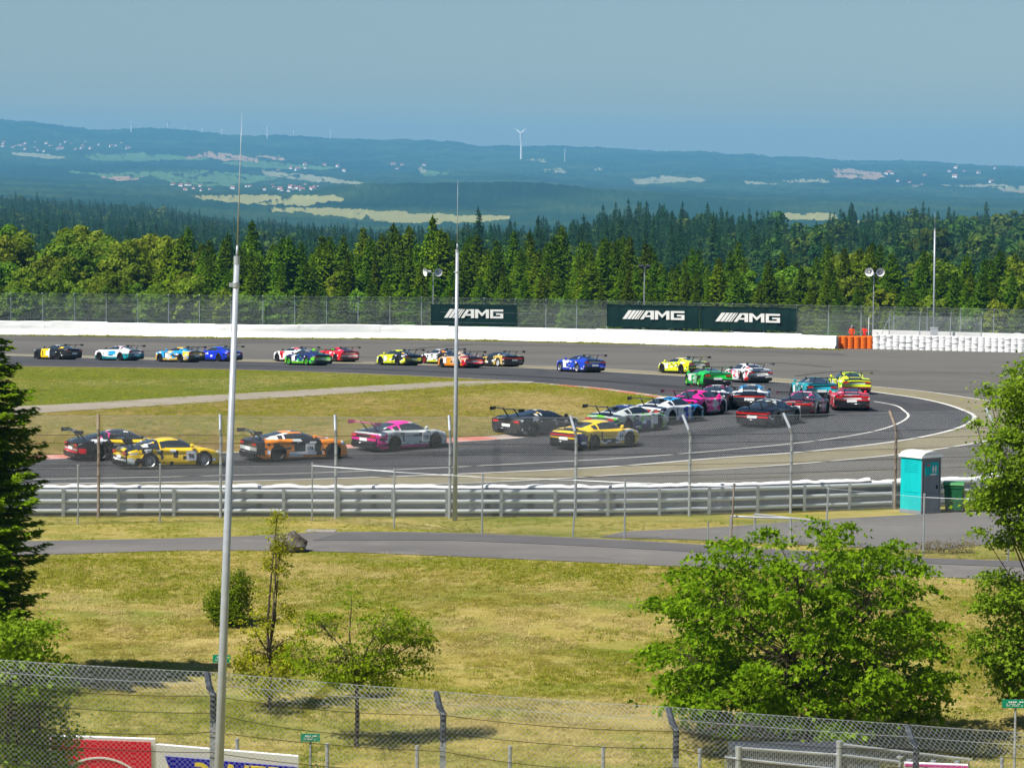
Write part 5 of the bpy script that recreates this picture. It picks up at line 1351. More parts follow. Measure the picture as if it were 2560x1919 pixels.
def banner(px0, px1, ty0, ty1, by0, by1, lx0, lx1, ly0, ly1, label):
    def fy(px):   # fence line depth
        xs_ = (px - 1280) / FPX
        k_ = np.argmin(np.abs(FBl[:, 0] / FBl[:, 1] - xs_)); return float(FBl[k_, 1]) - .14
    t = thing('banner', label, 'banner', at(px0, by0, fy(px0)))
    o = t.location
    nx, nz = 40, 12; V = []
    for a in range(nx + 1):
        for b in range(nz + 1):
            u, v = a / nx, b / nz
            px = px0 + (px1 - px0) * u; py = (by0 + (by1 - by0) * u) * (1 - v) + (ty0 + (ty1 - ty0) * u) * v
            w_ = .05 * math.sin(u * 22 + v * 3) * (1 - v) + .04 * math.sin(u * 9 + 5 * v) + (.10 * math.exp(-((u - .13 - v * .05) / .03) ** 2) if 'creased' in label else 0)
            V.append(at(px, py, fy(px) + w_ * .5) - o)
    F = [(a * (nz + 1) + b, (a + 1) * (nz + 1) + b, (a + 1) * (nz + 1) + b + 1, a * (nz + 1) + b + 1) for a in range(nx) for b in range(nz)]
    me = bpy.data.meshes.new('cloth'); me.from_pydata([tuple(v) for v in V], [], F); me.materials.append(M_banner); me.polygons.foreach_set('use_smooth', [True] * len(F)); me.update()
    obj('cloth', me, t)
    A_ = at(lx0, ly0, fy(lx0) - .10) - o; B_ = at(lx1, ly1, fy(lx1) - .10) - o
    Vt = at(lx0, ly0 - 22, fy(lx0) - .10) - o
    mb = MB(); glyph_mesh(mb, A_, (B_ - A_).normalized(), (Vt - A_).normalized(), (B_ - A_).length, (Vt - A_).length, -.01)
    obj('emblem', mb.mesh('emblem', M_letter), t)
banner(1077, 1292, 760, 762, 813, 815, 1110, 1258, 794, 796, 'dark green banner with white bars and letters crossed by the middle mast')
banner(1517, 1748, 760, 764, 817, 822, 1556, 1711, 797, 800, 'creased dark green banner with white letters under the floodlight pole')
banner(1750, 1990, 765, 770, 822, 827, 1788, 1950, 803, 807, 'rightmost dark green banner with white letters next to the marshals post')

# ---- poles on the far side
def far_point(px, py): return on(px, py)
def horn_pole(px, pbase, ptop, label, dirs):
    b = on(px, pbase); b.y += 2.0
    top = at(px, ptop, b.y)
    t = thing('loudspeaker_pole', label, 'loudspeaker', b)
    h = top.z - b.z
    mb = MB(); mb.tube([(0, 0, -.3), (0, 0, h)], [.07, .05], 8); mb.tube([(-.4, 0, h - .05), (.4, 0, h - .05)], .03, 6)
    obj('pole', mb.mesh('pole', M_galv), t)
    for (dx, yaw) in dirs:
        mb = MB(); mb.lathe([(.46, .42), (.44, .42), (.30, .26), (.16, .08), (.10, -.15), (.12, -.32), (.001, -.34)], 20, (0, 0, 0), 'Y')
        mb.lathe([(.10, .30), (.05, .34), (.001, .34)], 10, (0, 0, 0), 'Y')
        obj('horn', mb.mesh('horn', mat('horn_white', (.78, .78, .76), .5), True), t, loc=(dx, -.1, h + .12), rot=(R(-6), 0, yaw))
horn_pole(1081, 835, 682, 'pole with two white horn loudspeakers above the first banner', ((-.55, R(120)), (.42, R(200))))
horn_pole(2187, 862, 682, 'pole with two round white loudspeakers right of the banners', ((-.45, R(165)), (.55, R(192))))
b = on(1611, 848); b.y += 2.0; h = at(1611, 668, b.y).z - b.z
t = thing('floodlight_pole', 'slim pole with two dark floodlights behind the creased banner', 'floodlight', b)
mb = MB(); mb.tube([(0, 0, -.3), (0, 0, h)], [.08, .055], 8); mb.box((0, 0, h), (1.2, .08, .08)); obj('pole', mb.mesh('pole', M_galv), t)
for s in (-1, 1):
    mb = MB(); mb.box((s * .38, -.1, h + .08), (.50, .42, .28), rot=Matrix.Rotation(R(25), 3, 'X')); mb.box((s * .38, -.02, h + .24), (.36, .25, .06))
    obj('floodlight', mb.mesh('floodlight', mat('lamp_housing', (.03, .035, .04), .5)), t)

def mast(px_b, py_b, px_t, py_t, joint, tip, r0, r1, Y, label, ground=None, clamp=()):
    """tapered mast with a thin rod on top; joint, tip are picture rows"""
    base = at(px_b, py_b, Y); top = at(px_t, py_t, Y)
    ax = (top - base).normalized()
    z0 = ground if ground is not None else float(G(Y))
    foot = base + ax * ((z0 - base.z) / ax.z)
    t = thing('lightning_mast', label, 'mast', foot)
    j = base + ax * ((at(px_t, joint, Y).z - base.z) / ax.z) - foot
    tp = base + ax * ((at(px_t, tip, Y).z - base.z) / ax.z) - foot
    mb = MB(); mb.tube([j * (-.02), j * .5, j], [r0, (r0 + r1) / 2, r1], 20); obj('pole', mb.mesh('pole', M_mast, True), t)
    mb = MB(); mb.tube([j, j.lerp(tp, .10)], [r1 * .45, r1 * .4], 10); mb.tube([j.lerp(tp, .10), j.lerp(tp, .55), tp], [r1 * .30, r1 * .20, r1 * .05], 8); mb.lathe([(r1 * 1.12, -.05), (r1 * 1.12, .05)], 12, j); obj('rod', mb.mesh('rod', M_mast, True), t)
    for c_ in clamp:
        q = base + ax * ((at(px_t, c_, Y).z - base.z) / ax.z) - foot
        f_ = q.length / j.length; rr = r0 + (r1 - r0) * f_
        mb = MB(); mb.lathe([(rr * 1.1, -.04), (rr * 1.25, -.03), (rr * 1.25, .03), (rr * 1.1, .04)], 14, q); mb.box(q + Vector((-rr * 1.5, 0, 0)), (.06, .05, .05)); obj('clamp', mb.mesh('clamp', M_galv), t)
    return t
mast(548, 1900, 592, 650, 650, 285, .066, .034, 39.2, 'tall leaning aluminium mast in the left foreground, fixed to the near fence', clamp=(712,))
mast(1137, 1300, 1143, 625, 627, 450, .092, .058, 117.0, 'tall aluminium mast at the guardrail in the middle of the picture', clamp=(680,))
mast(2334, 836, 2337, 575, 575, 530, .10, .085, 327.0, 'distant aluminium mast in front of the forest at the right')
bx_ = at(2335, 838, 326.0)
mb = MB(); mb.box((0, 0, .35), (.72, .5, .8)); mb.box((0, -.01, .78), (.8, .58, .06)); obj('cabinet', mb.mesh('cabinet', mat('cabinet_white', (.75, .76, .78), .5)), label='small white box at the foot of the distant right mast', cat='cabinet', loc=bx_)
bx_ = at(2544, 838, 328.0)
mb = MB(); mb.box((0, 0, 0), (.65, .05, .5)); mb.tube([(-.2, .05, -1.5), (-.2, .05, .2)], .03, 5); obj('notice_board', mb.mesh('notice_board', mat('cabinet_white', (.75, .76, .78), .5)), label='small pale notice board on the far fence at the right edge', cat='sign', loc=bx_)

# ---- marshals: bodies grown from a skeleton
M_orange = nmat('orange_overall', [((.85, .10, .02),), ((.72, .07, .02), (6, 6, 6), .45, .65, 4)], rough=.8)
M_red = nmat('red_overall', [((.80, .045, .03),), ((.65, .03, .02), (6, 6, 6), .45, .65, 4)], rough=.8)
M_skin = mat('skin', (.50, .30, .22), .6)
def person(px, pfoot, suit, label, arms, rz, hat):
    f = on(px, pfoot); f.y += 1.2; f.z = float(G(f.y)) + .40
    J = {'pel': (0, 0, .95), 'spine': (0, 0, 1.15), 'chest': (0, 0, 1.35), 'neck': (0, 0, 1.50), 'head': (0, .02, 1.60), 'crown': (0, .02, 1.74)}
    E_ = [('pel', 'spine'), ('spine', 'chest'), ('chest', 'neck'), ('neck', 'head'), ('head', 'crown')]
    for s, nm in ((-1, 'l'), (1, 'r')):
        J['hip' + nm] = (s * .10, 0, .90); J['knee' + nm] = (s * .12, .02, .50); J['ank' + nm] = (s * .13, -.02, .09); J['toe' + nm] = (s * .14, .16, .04)
        J['sh' + nm] = (s * .19, 0, 1.42); J['el' + nm] = (s * .30, arms[0], 1.15 + arms[1]); J['wr' + nm] = (s * .26, arms[0] + .18, .95 + arms[2]); J['ha' + nm] = (s * .25, arms[0] + .27, .93 + arms[2])
        E_ += [('pel', 'hip' + nm), ('hip' + nm, 'knee' + nm), ('knee' + nm, 'ank' + nm), ('ank' + nm, 'toe' + nm), ('chest', 'sh' + nm), ('sh' + nm, 'el' + nm), ('el' + nm, 'wr' + nm), ('wr' + nm, 'ha' + nm)]
    keys = list(J); rad = {'pel': .15, 'spine': .14, 'chest': .16, 'neck': .06, 'head': .095, 'crown': .07}
    for k_ in keys:
        if k_ not in rad: rad[k_] = {'hip': .10, 'kne': .07, 'ank': .05, 'toe': .045}.get(k_[:3], {'sh': .075, 'el': .05, 'wr': .035, 'ha': .04}.get(k_[:2], .05))
    me = bpy.data.meshes.new('body'); me.from_pydata([J[k_] for k_ in keys], [(keys.index(a), keys.index(b_)) for a, b_ in E_], [])
    o = bpy.data.objects.new('body', me); COL.objects.link(o)
    o.modifiers.new('skin', 'SKIN'); o.modifiers.new('sub', 'SUBSURF').levels = 1
    for v, k_ in zip(me.skin_vertices[0].data, keys): v.radius = (rad[k_], rad[k_] * (.75 if k_ in ('pel', 'spine', 'chest') else 1)); v.use_root = k_ == 'pel'
    bpy.context.view_layer.update()
    bm_ = bpy.data.meshes.new_from_object(o.evaluated_get(bpy.context.evaluated_depsgraph_get()))
    bpy.data.objects.remove(o); bm_.name = 'body'
    bm_.materials.clear(); bm_.materials.append(suit); bm_.materials.append(M_skin); bm_.materials.append(M_black)
    hz = .93 + arms[2]
    for p_ in bm_.polygons:
        c_ = p_.center; p_.use_smooth = True
        p_.material_index = 1 if (c_.z > 1.49 or (abs(c_.x) > .2 and c_.y > arms[0] + .19)) else (2 if c_.z < .08 else 0)
    t = thing('person', label, 'person', f, rz)
    obj('body', bm_, t)
    mb = MB(); mb.lathe([(.115, -.02), (.125, .03), (.11, .09), (.06, .14), (.001, .15)], 12, (0, .02, 1.66)); mb.box((0, .13, 1.65), (.16, .12, .02)); obj('cap', mb.mesh('cap', hat, True), t)
person(2132, 868, M_orange, 'marshal in orange overalls behind the orange tyre stacks, facing the track', (.08, 0, 0), R(175), mat('cap_grey', (.25, .26, .27), .7))
person(2164, 868, M_red, 'marshal in red overalls beside a white flag stick behind the tyres', (.12, .05, .25), R(160), mat('cap_dark', (.03, .03, .035), .7))
mp = on(2150, 868); mb = MB(); mb.box((mp.x, mp.y + 1.2, float(G(mp.y + 1.2)) + .2), (3.2, .9, .40)); obj('marshal_platform', mb.mesh('marshal_platform', MATS['concrete']), kind='structure')
fp = on(2173, 868); fp.y += .9
mb = MB(); mb.tube([(0, 0, .9), (.02, 0, 3.05)], .045, 6); mb.tube([(0, 0, .0), (0, 0, .9)], .03, 6); obj('flag_stick', mb.mesh('flag_stick', mat('cap_white', (.8, .8, .8), .6)), label='white upright flag stick next to the marshal in red', cat='flag stick', loc=fp)

# ---- guardrail and tall fence on the near side
rs = np.concatenate([[0], np.cumsum(np.hypot(*np.diff(RL, axis=0).T))])
gr = thing('guardrail', 'triple steel guardrail along the near side of the track', 'guardrail')
W_ = [(-.03, .165), (.02, .15), (.06, .10), (.075, .03), (.07, -.04), (.05, -.10), (.01, -.15), (-.03, -.16)]
gp = np.arange(0, rs[-1], 2.02); gq = along(RL, rs, gp); gn = offset(gq, 1.0) - gq
mbp = MB(); mbp.box((0, 0, .42), (.12, .05, 1.24)); mbp.box((0, .06, .42), (.05, .10, 1.22))
GP = mbp.mesh('post', M_galv)
for q in gq: obj('post', GP, gr, loc=(q[0], q[1] - .06, float(G(q[1]))))
for j in range(0, len(gq) - 1):
    for zc_ in (.20, .56, .92):
        V = []
        for q in (gq[j], gq[j + 1]):
            for (o_, z) in W_: V.append((q[0], q[1] + .03 - o_ * .9, float(G(q[1])) + zc_ + z * .48))
        n_ = len(W_)
        me = bpy.data.meshes.new('rail'); me.from_pydata(V, [], [(a, n_ + a, n_ + a + 1, a + 1) for a in range(n_ - 1)]); me.materials.append(M_rail); me.polygons.foreach_set('use_smooth', [True] * (n_ - 1)); me.update()
        obj('rail', me, gr)
# belt over a tyre row just behind the rail: its crumpled white top shows
M_tgreyr = nmat('grey_tyre_rubber', [((.13, .15, .165),), ((.20, .22, .23), (2, 2, 3), .45, .7, 6)], rough=.8)
tb = thing('tyre_row', 'low tyre row under a crumpled white sheet behind the near guardrail', 'tyre stack')
q = RL[(RL[:, 0] > -40) & (RL[:, 0] < 45)]
ds = np.arange(0, len(q) - 8, 7)
for d in ds:
    dd = q[d:d + 8]; V = []
    dd = smooth_line(dd, 24)
    for j, c_ in enumerate(dd):
        wv = (fbm(c_[0] * 2.3 + 50, 2.2, 3) - .5)
        hh = (1.09 if c_[0] < 14 else 1.0)
        for (o_, z) in [(.35, .1), (.34, hh - .05), (.42, hh + .01 + wv * .07), (.75, hh + .02 + wv * .09), (1.05, hh - .02 + wv * .07), (1.1, .1)]:
            V.append((c_[0], c_[1] + o_, float(G(c_[1])) + z + wv * .05))
    F = [(j * 6 + a, (j + 1) * 6 + a, (j + 1) * 6 + a + 1, j * 6 + a + 1) for j in range(len(dd) - 1) for a in range(5)]
    me = bpy.data.meshes.new('cover_sheet'); me.from_pydata(V, [], F); me.materials.append(M_belt); me.materials.append(M_tgreyr)
    me.polygons.foreach_set('material_index', [1 if f[0] % 6 in (0, 4) else 0 for f in F]); me.update()
    obj('cover_sheet', me, tb)

nf = thing('debris_fence', 'tall debris fence with cranked posts beside the near guardrail', 'fence')
tp_ = [-40, 250, 549, 838, 1130, 1448, 1725, 1975, 2238, 2490, 2740]
def rail_base(px):
    k_ = np.argmin(np.abs(RL[:, 0] / RL[:, 1] - (px - 1280) / FPX)); return Vector((RL[k_, 0], RL[k_, 1] - .55, float(G(RL[k_, 1]))))
tq = [rail_base(px) for px in tp_]
for px, q in zip(tp_, tq):
    lean_ = {1448: -.22, 1725: -.28, 1975: -.30, 2238: -.24, 2490: -.30}.get(px, -.06)
    mb = MB(); mb.tube([(0, 0, -.2), (0, 0, 3.05)], .055, 8); mb.tube([(0, 0, 3.03), (lean_ * .25, -.06, 3.25), (lean_, .30, 3.78)], .055, 8)
    pst = obj('post', mb.mesh('post', M_galv if px not in (2238, 250) else M_rust), nf, loc=q)
for a, b in zip(tq[:-1], tq[1:]):
    lattice('wire_mesh', a + Vector((0, .06, .05)), b + Vector((0, .06, .05)), 3.0, .085, .0026, M_wire, nf)
    lattice('wire_mesh', a + Vector((0, .06, 3.05)), b + Vector((0, .06, 3.05)), .66, .085, .0030, M_wire, nf, lean=(-.22, .40))
for z_ in (1.55, 1.95, 2.35, 2.75, 3.05): cable('cable', [q + Vector((0, -.06, z_)) for q in tq], .010, M_barb, nf, 4)
cable('cable', [q + Vector((-.16, .28, 3.72)) for q in tq], .009, M_galv, nf, 4)

# ---- lower mesh fence between path and guardrail
lf_ = thing('mesh_fence', 'low chain-link fence with thin steel posts in front of the guardrail', 'fence')
lp = [(-60, 1312), (195, 1310), (400, 1306), (780, 1302), (985, 1320), (1205, 1335), (1432, 1343), (1561, 1350), (1826, 1362), (2062, 1366), (2308, 1392), (2520, 1402), (2740, 1412)]
lq = [on(*p_) for p_ in lp]
for p_, q in zip(lp, lq):
    mb = MB(); lx = .10 if p_[0] in (1432, 2062, 1826) else 0
    mb.tube([(0, 0, -.1), (lx, 0, 2.12)], .032, 6); mb.lathe([(.045, 2.10), (.045, 2.15), (.001, 2.16)], 6, (lx, 0, 0)); obj('post', mb.mesh('post', M_rust if p_[0] == 1826 else M_galv), lf_, loc=q)
for j, (a, b) in enumerate(zip(lq[:-1], lq[1:])):
    hh = 2.0
    if j == 8: continue
    lattice('wire_mesh', a + Vector((0, -.04, .03)), b + Vector((0, -.04, .03)), hh, .085, .0020, M_wire2, lf_)
    cable('cable', [a + Vector((0, 0, hh + .03)), b + Vector((0, 0, hh + .03))], .005 if j != 3 else .026, M_galv, lf_, 5)
# two short tube hurdles at the gate
def hurdle(pts, hh, label):
    t = thing('tube_barrier', label, 'barrier', on(*pts[0])); o = t.location
    q = [on(*p_) - o for p_ in pts]
    mb = MB(); mb.tube([v + Vector((0, 0, hh)) for v in q], .038, 6); obj('top_rail', mb.mesh('top_rail', M_galv), t)
    for v in (q[0], q[-1]):
        mb = MB(); mb.tube([v, v + Vector((0, 0, hh))], .038, 6); obj('leg', mb.mesh('leg', M_galv), t)
    lattice('wire_mesh', q[0] + Vector((0, 0, .05)), q[-1] + Vector((0, 0, .05)), hh - .08, .07, .0026, M_wire2, t)
hurdle([(1826, 1360), (1860, 1362), (1976, 1366)], .98, 'lower bent tube hurdle at the gap in the low fence')
hurdle([(1886, 1350), (2040, 1368)], .92, 'upper tube hurdle standing behind the bent one at the path')
for px, py, hh in ((1770, 1358, .62), (1925, 1366, .55)):
    mb = MB(); mb.tube([(0, 0, -.1), (0, 0, hh * 1.2)], .025, 6); mb.lathe([(.034, hh * 1.17), (.034, hh * 1.22), (.001, hh * 1.23)], 6); obj('marker_post', mb.mesh('marker_post', M_galv), loc=on(px, py), label='thin short steel post left of the tube hurdles' if px < 1900 else 'thin short steel post in front of the tube hurdles', cat='post')

# ---- portable toilet and wheelie bin
tp = on(2300, 1281); tl = thing('portable_toilet', 'turquoise and grey portable toilet with white roof beside the guardrail', 'toilet', tp, R(40))
M_turq = nmat('turquoise_plastic', [((.006, .42, .44),), ((.008, .50, .50), (1.5, 1.5, .5), .4, .65, 4)], rough=.45)
M_tgrey = nmat('grey_plastic', [((.20, .225, .25),), ((.24, .265, .29), (1.5, 1.5, .5), .4, .65, 4)], rough=.5)
mb = MB(); mb.box((0, 0, .08), (1.12, 1.12, .14)); obj('base', mb.mesh('base', M_tgrey), tl)
def panel(name, c, d, m_, ridge):
    mb = MB(); mb.box(c, d)
    for r_ in ridge: mb.box(*r_)
    return obj(name, mb.mesh(name, m_), tl)
wallr = lambda sx: [((sx * .548, 0, z), (.02, .66, .03)) for z in (1.62, 1.70, 1.78, 1.86, 1.94, 2.02)] + [((sx * .548, 0, .85), (.018, .80, .04)), ((sx * .548, .3, .70), (.02, .04, .95))]
panel('side_panel', (-.52, 0, 1.16), (.05, 1.06, 2.04), M_turq, wallr(-1))
panel('side_panel', (.52, 0, 1.16), (.05, 1.06, 2.04), M_turq, wallr(1))
panel('back_panel', (0, .52, 1.16), (1.0, .05, 2.04), M_turq, [])
panel('door_frame', (0, -.50, 1.16), (1.08, .05, 2.04), M_tgrey, [((-.50, -.535, 1.16), (.06, .04, 2.02)), ((.50, -.535, 1.16), (.06, .04, 2.02))])
dr = panel('door', (0, -.535, 1.10), (.84, .04, 1.84), M_tgrey, [((0, -.56, .55), (.6, .02, .5))])
mb = MB(); mb.box((.30, -.575, 1.02), (.05, .05, .14)); obj('handle', mb.mesh('handle', M_black), dr)
mb = MB(); mb.prism([(-.36, -.25), (.36, -.25), (.36, .25), (-.28, .25), (-.36, .16)], ((0, -.562, 1.72), (1, 0, 0), (0, 0, 1)), .012); sg = obj('sign', mb.mesh('sign', M_turq), dr)
mb = MB()
for dx in (-.0, .14):
    mb.lathe([(.001, .11), (.03, .10), (.035, .07), (.02, .04)], 8, (dx + .05, -.59, 1.74)); mb.box((dx + .05, -.588, 1.71), (.09, .016, .13)); mb.box((dx + .05, -.588, 1.62), (.05, .016, .10))
mb.box((.06, -.588, 1.51), (.34, .016, .05))
obj('pictogram', mb.mesh('pictogram', M_plate), sg)
mb = MB(); mb.box((-.2, -.588, 1.88), (.18, .016, .07)); obj('emblem', mb.mesh('emblem', mat('mark_red', (.6, .04, .08), .5)), sg)
mb = MB()
prof = [(-.60, .0), (-.58, .06), (-.40, .17), (-.15, .22), (.15, .22), (.40, .17), (.58, .06), (.60, .0)]
mb.prism(prof, ((0, .59, 2.17), (1, 0, 0), (0, 0, 1)), 1.18); mb.box((0, 0, 2.17), (1.22, 1.22, .05))
obj('roof', mb.mesh('roof', mat('roof_white', (.80, .80, .80), .5)), tl)
bp_ = on(2385, 1279); bn = thing('wheelie_bin', 'dark green wheelie bin standing right of the portable toilet', 'bin', bp_, R(-15))
M_bin = nmat('bin_green', [((.012, .085, .035),), ((.018, .11, .045), (3, 3, 1), .4, .65, 4)], rough=.5)
mb = MB(); mb.add([(-.30, -.30, .10), (.30, -.30, .10), (.30, .30, .10), (-.30, .30, .10), (-.36, -.38, 1.05), (.36, -.38, 1.05), (.36, .36, 1.05), (-.36, .36, 1.05)], [(3, 2, 1, 0), (0, 1, 5, 4), (1, 2, 6, 5), (2, 3, 7, 6), (3, 0, 4, 7), (4, 5, 6, 7)]); mb.box((0, -.36, .98), (.76, .06, .08)); obj('tub', mb.mesh('tub', M_bin), bn)
mb = MB(); mb.prism([(-.42, 0), (.40, 0), (.40, .05), (.1, .12), (-.38, .10)], ((-.40, 0, 1.06), (0, 1, 0), (0, 0, 1)), .80); obj('lid', mb.mesh('lid', mat('bin_lid', (.03, .22, .05), .45)), bn)
for s in (-1, 1):
    mb = MB(); mb.lathe([(.001, -.03), (.11, -.03), (.11, .03), (.001, .03)], 12, (s * .34, .32, .11), 'X'); obj('wheel', mb.mesh('wheel', M_black), bn)
# white trailer box and blue barrel glimpsed through the right-hand tree
wp = on(2520, 1262); wt = thing('white_trailer', 'white box trailer seen through the branches right of the bin', 'trailer', wp, R(8))
mb = MB(); mb.box((0, 0, .80), (1.5, 1.1, .75)); mb.box((0, -.56, .80), (1.44, .02, .05)); mb.prism([(-.78, 0), (.78, 0), (.7, .12), (-.7, .12)], ((0, .56, 1.18), (1, 0, 0), (0, 0, 1)), 1.12); obj('box', mb.mesh('box', mat('roof_white', (.8, .8, .8), .5)), wt)
for s in (-1, 1):
    mb = MB(); mb.lathe([(.10, -.07), (.26, -.08), (.28, 0), (.26, .08), (.10, .07)], 16, (s * .1, s * .50, .28), 'Y'); obj('wheel', mb.mesh('wheel', M_tyre), wt)

# ---- boulder at the path
bq = on(722, 1378)
vv = []; ff_ = []
nu, nv = 14, 9
for a in range(nv):
    for b in range(nu):
        th = math.pi * a / (nv - 1); ph = 2 * math.pi * b / nu
        d = Vector((math.sin(th) * math.cos(ph), math.sin(th) * math.sin(ph), math.cos(th)))
        k_ = 1 + .45 * (fbm(d.x * 2 + 5, d.y * 2 + d.z * 3 + 9, 4) - .5)
        pk = .22 * max(0, d.z) * math.exp(-((d.x - .25) / .3) ** 2)
        vv.append((d.x * .66 * k_, d.y * .5 * k_, .22 + d.z * (.36 * k_ + pk)))
for a in range(nv - 1):
    for b in range(nu): ff_.append((a * nu + b, (a + 1) * nu + b, (a + 1) * nu + (b + 1) % nu, a * nu + (b + 1) % nu))
me = bpy.data.meshes.new('boulder'); me.from_pydata(vv, [], ff_); me.materials.append(nmat('boulder_stone', [((.10, .085, .072),), ((.20, .185, .17), (3, 3, 3), .48, .6, 8), ((.10, .075, .06), (2, 2, 5), .55, .68, 6)], rough=.95, bump=.05, bscale=6)); me.update()
obj('boulder', me, label='grey brown boulder at the edge of the service path', cat='boulder', loc=bq)

# ------------------------------------------------------------------ near fence at the bottom of the picture
M_dpost = nmat('weathered_post', [((.045, .055, .07),), ((.09, .10, .115), (6, 6, 12), .45, .65, 6), ((.20, .21, .22), (3, 3, 6), .62, .74, 6)], rough=.7)
M_lpost = nmat('post_zinc', [((.36, .38, .40),), ((.24, .25, .27), (5, 5, 14), .45, .62, 7)], rough=.6, metal=.3)
nfx = thing('chain_link_fence', 'foreground chain-link fence with dark bent post tops and sagging wires', 'fence')
NP = [(-60, 1700), (533, 1736), (1108, 1784), (1690, 1824), (2290, 1868), (2830, 1900)]     # knee of each post
YF = 40.0
kn = [at(px, py, YF) for px, py in NP]
for v in kn:
    g_ = float(G(YF))
    mb = MB(); mb.box((v.x, YF, (v.z - .35 + g_ - .3) / 2), (.075, .075, v.z - .35 - g_ + .3)); obj('post', mb.mesh('post', M_lpost), nfx)
    mb = MB(); mb.tube([(v.x, YF, v.z - .40), (v.x, YF, v.z), (v.x - .05, YF + .03, v.z + .09), (v.x - .095, YF + .16, v.z + .25)], [.042, .042, .044, .040], 7); obj('post_top', mb.mesh('post_top', M_dpost), nfx)
for a, b in zip(kn[:-1], kn[1:]):
    h_ = a.z - G(YF) - .1
    dz_ = (b.z - a.z)
    for seg in range(6):
        p0 = a.lerp(b, seg / 6); p1 = a.lerp(b, (seg + 1) / 6)
        lattice('wire_mesh', Vector((p0.x, YF - .06, p0.z - 1.35)), Vector((p1.x, YF - .06, p1.z - 1.35)), 1.36, .066, .0021, M_wire, nfx)
        lattice('wire_mesh', Vector((p0.x, YF - .05, p0.z)), Vector((p1.x, YF - .05, p1.z)), .265, .066, .0026, M_wire, nfx, lean=(-.36, .75))
for dz_, sg, m_ in ((.27, .012, M_wire), (.13, .015, M_wire), (.0, .06, M_barb), (-.22, .09, M_barb), (-.46, .07, M_barb), (-.72, .05, M_barb), (-1.0, .05, M_barb)):
    pts = [Vector((v.x - (.1 * dz_ / .25 if dz_ > 0 else 0), YF - .07 + (.2 * dz_ / .25 if dz_ > 0 else 0), v.z + dz_)) for v in kn]
    q = []
    for j_, (a, b) in enumerate(zip(pts[:-1], pts[1:])):
        for k in range(14):
            t_ = k / 14; q.append(a.lerp(b, t_) - Vector((0, 0, sg * 4 * t_ * (1 - t_) * (1.0 + .5 * math.sin(j_ * 3 + dz_ * 9)))))
    mb = MB(); mb.tube(q, .0042 if m_ is M_wire else .0050, 4); obj('wire', mb.mesh('wire', m_), nfx)

# ---- advertising boards behind it
M_bred = nmat('board_red', [((.78, .012, .035),), ((.66, .015, .03), (1, 1, 1), .45, .7, 4)], rough=.5)
M_bwhite = nmat('board_white', [((.80, .80, .80),), ((.70, .71, .73), (.8, .8, .8), .5, .72, 5)], rough=.5)
M_bblue = nmat('board_blue', [((.012, .010, .40),), ((.02, .016, .48), (1, 1, 1), .45, .7, 4)], rough=.5)
M_byel = mat('board_yellow', (.85, .66, .03), .5)
YB = 56.0
def board(px0, py0, px1, py1, hgt, label):
    a = at(px0, py0, YB); b = at(px1, py1, YB)
    t = thing('advertising_board', label, 'billboard', (a.x, YB, float(G(YB))))
    o = Vector(t.location); u = (b - a).normalized(); L_ = (b - a).length
    v = Vector((0, -.25, 1)).normalized()
    A_ = a - o - v * hgt
    mb = MB(); mb.prism([(0, 0), (L_, 0), (L_, hgt), (0, hgt)], (A_, u, v), -.06); obj('panel', mb.mesh('panel', M_bwhite), t)
    for f_ in (.12, .5, .88):
        q = A_ + u * (L_ * f_) + Vector((0, .12, .2)); mb = MB(); mb.tube([(q.x, q.y, -.2), q + Vector((0, 0, hgt * .8))], .05, 6); obj('leg', mb.mesh('leg', M_galv), t)
    return t, A_, u, v, L_
t, A_, u, v, L_ = board(120, 1838, 387, 1847, 1.9, 'red and white advertising board with curved white band at the bottom left')
nrm = u.cross(v).normalized()
H_ = 1.9
mb = MB(); mb.prism([(.06, .06), (L_ - .07, .06), (L_ - .07, H_ - .05), (.06, H_ - .05)], (A_ + nrm * .012, u, v), .01); obj('red_field', mb.mesh('red_field', M_bred), t)
def arc(cx, cy, rx_, ry_, w, a0, a1, n=40):
    o1 = [(cx + rx_ * math.cos(a0 + (a1 - a0) * k / n), cy + ry_ * math.sin(a0 + (a1 - a0) * k / n)) for k in range(n + 1)]
    o2 = [(cx + (rx_ - w) * math.cos(a0 + (a1 - a0) * k / n), cy + (ry_ - w) * math.sin(a0 + (a1 - a0) * k / n)) for k in range(n + 1)]
    return o1, o2
mb = MB(); o1, o2 = arc(.92, .72, .86, .82, .035, 0, math.pi)
for k in range(40): mb.prism([o1[k], o2[k], o2[k + 1], o1[k + 1]][::-1], (A_ + nrm * .026, u, v), .008)
o1, o2 = arc(.90, .60, .70, .72, .68, R(8), R(172))
for k in range(40): mb.prism([o1[k], o2[k], o2[k + 1], o1[k + 1]][::-1], (A_ + nrm * .026, u, v), .008)
obj('emblem', mb.mesh('emblem', M_bwhite), t)
t, A_, u, v, L_ = board(389, 1860, 746, 1890, 1.7, 'blue and white advertising board with yellow letters beside the red one')
nrm = u.cross(v).normalized(); H_ = 1.7
mb = MB(); mb.prism([(.42, H_ - .95), (L_ - .02, H_ - .95), (L_ - .02, H_ - .20), (.16, H_ - .20)], (A_ + nrm * .012, u, v), .01); obj('blue_field', mb.mesh('blue_field', M_bblue), t)
tx = text_mesh('POWER', .62, M_byel, .006)
o = obj('lettering', tx, t); Mx = Matrix(((u.x, v.x, nrm.x), (u.y, v.y, nrm.y), (u.z, v.z, nrm.z))).to_4x4()
Mx.translation = A_ + u * 1.25 + v * (H_ - .50) + nrm * .032
o.matrix_local = Mx
t, A_, u, v, L_ = board(2262, 1906, 2420, 1912, 1.2, 'white and magenta advertising board low at the bottom right')
nrm = u.cross(v).normalized()
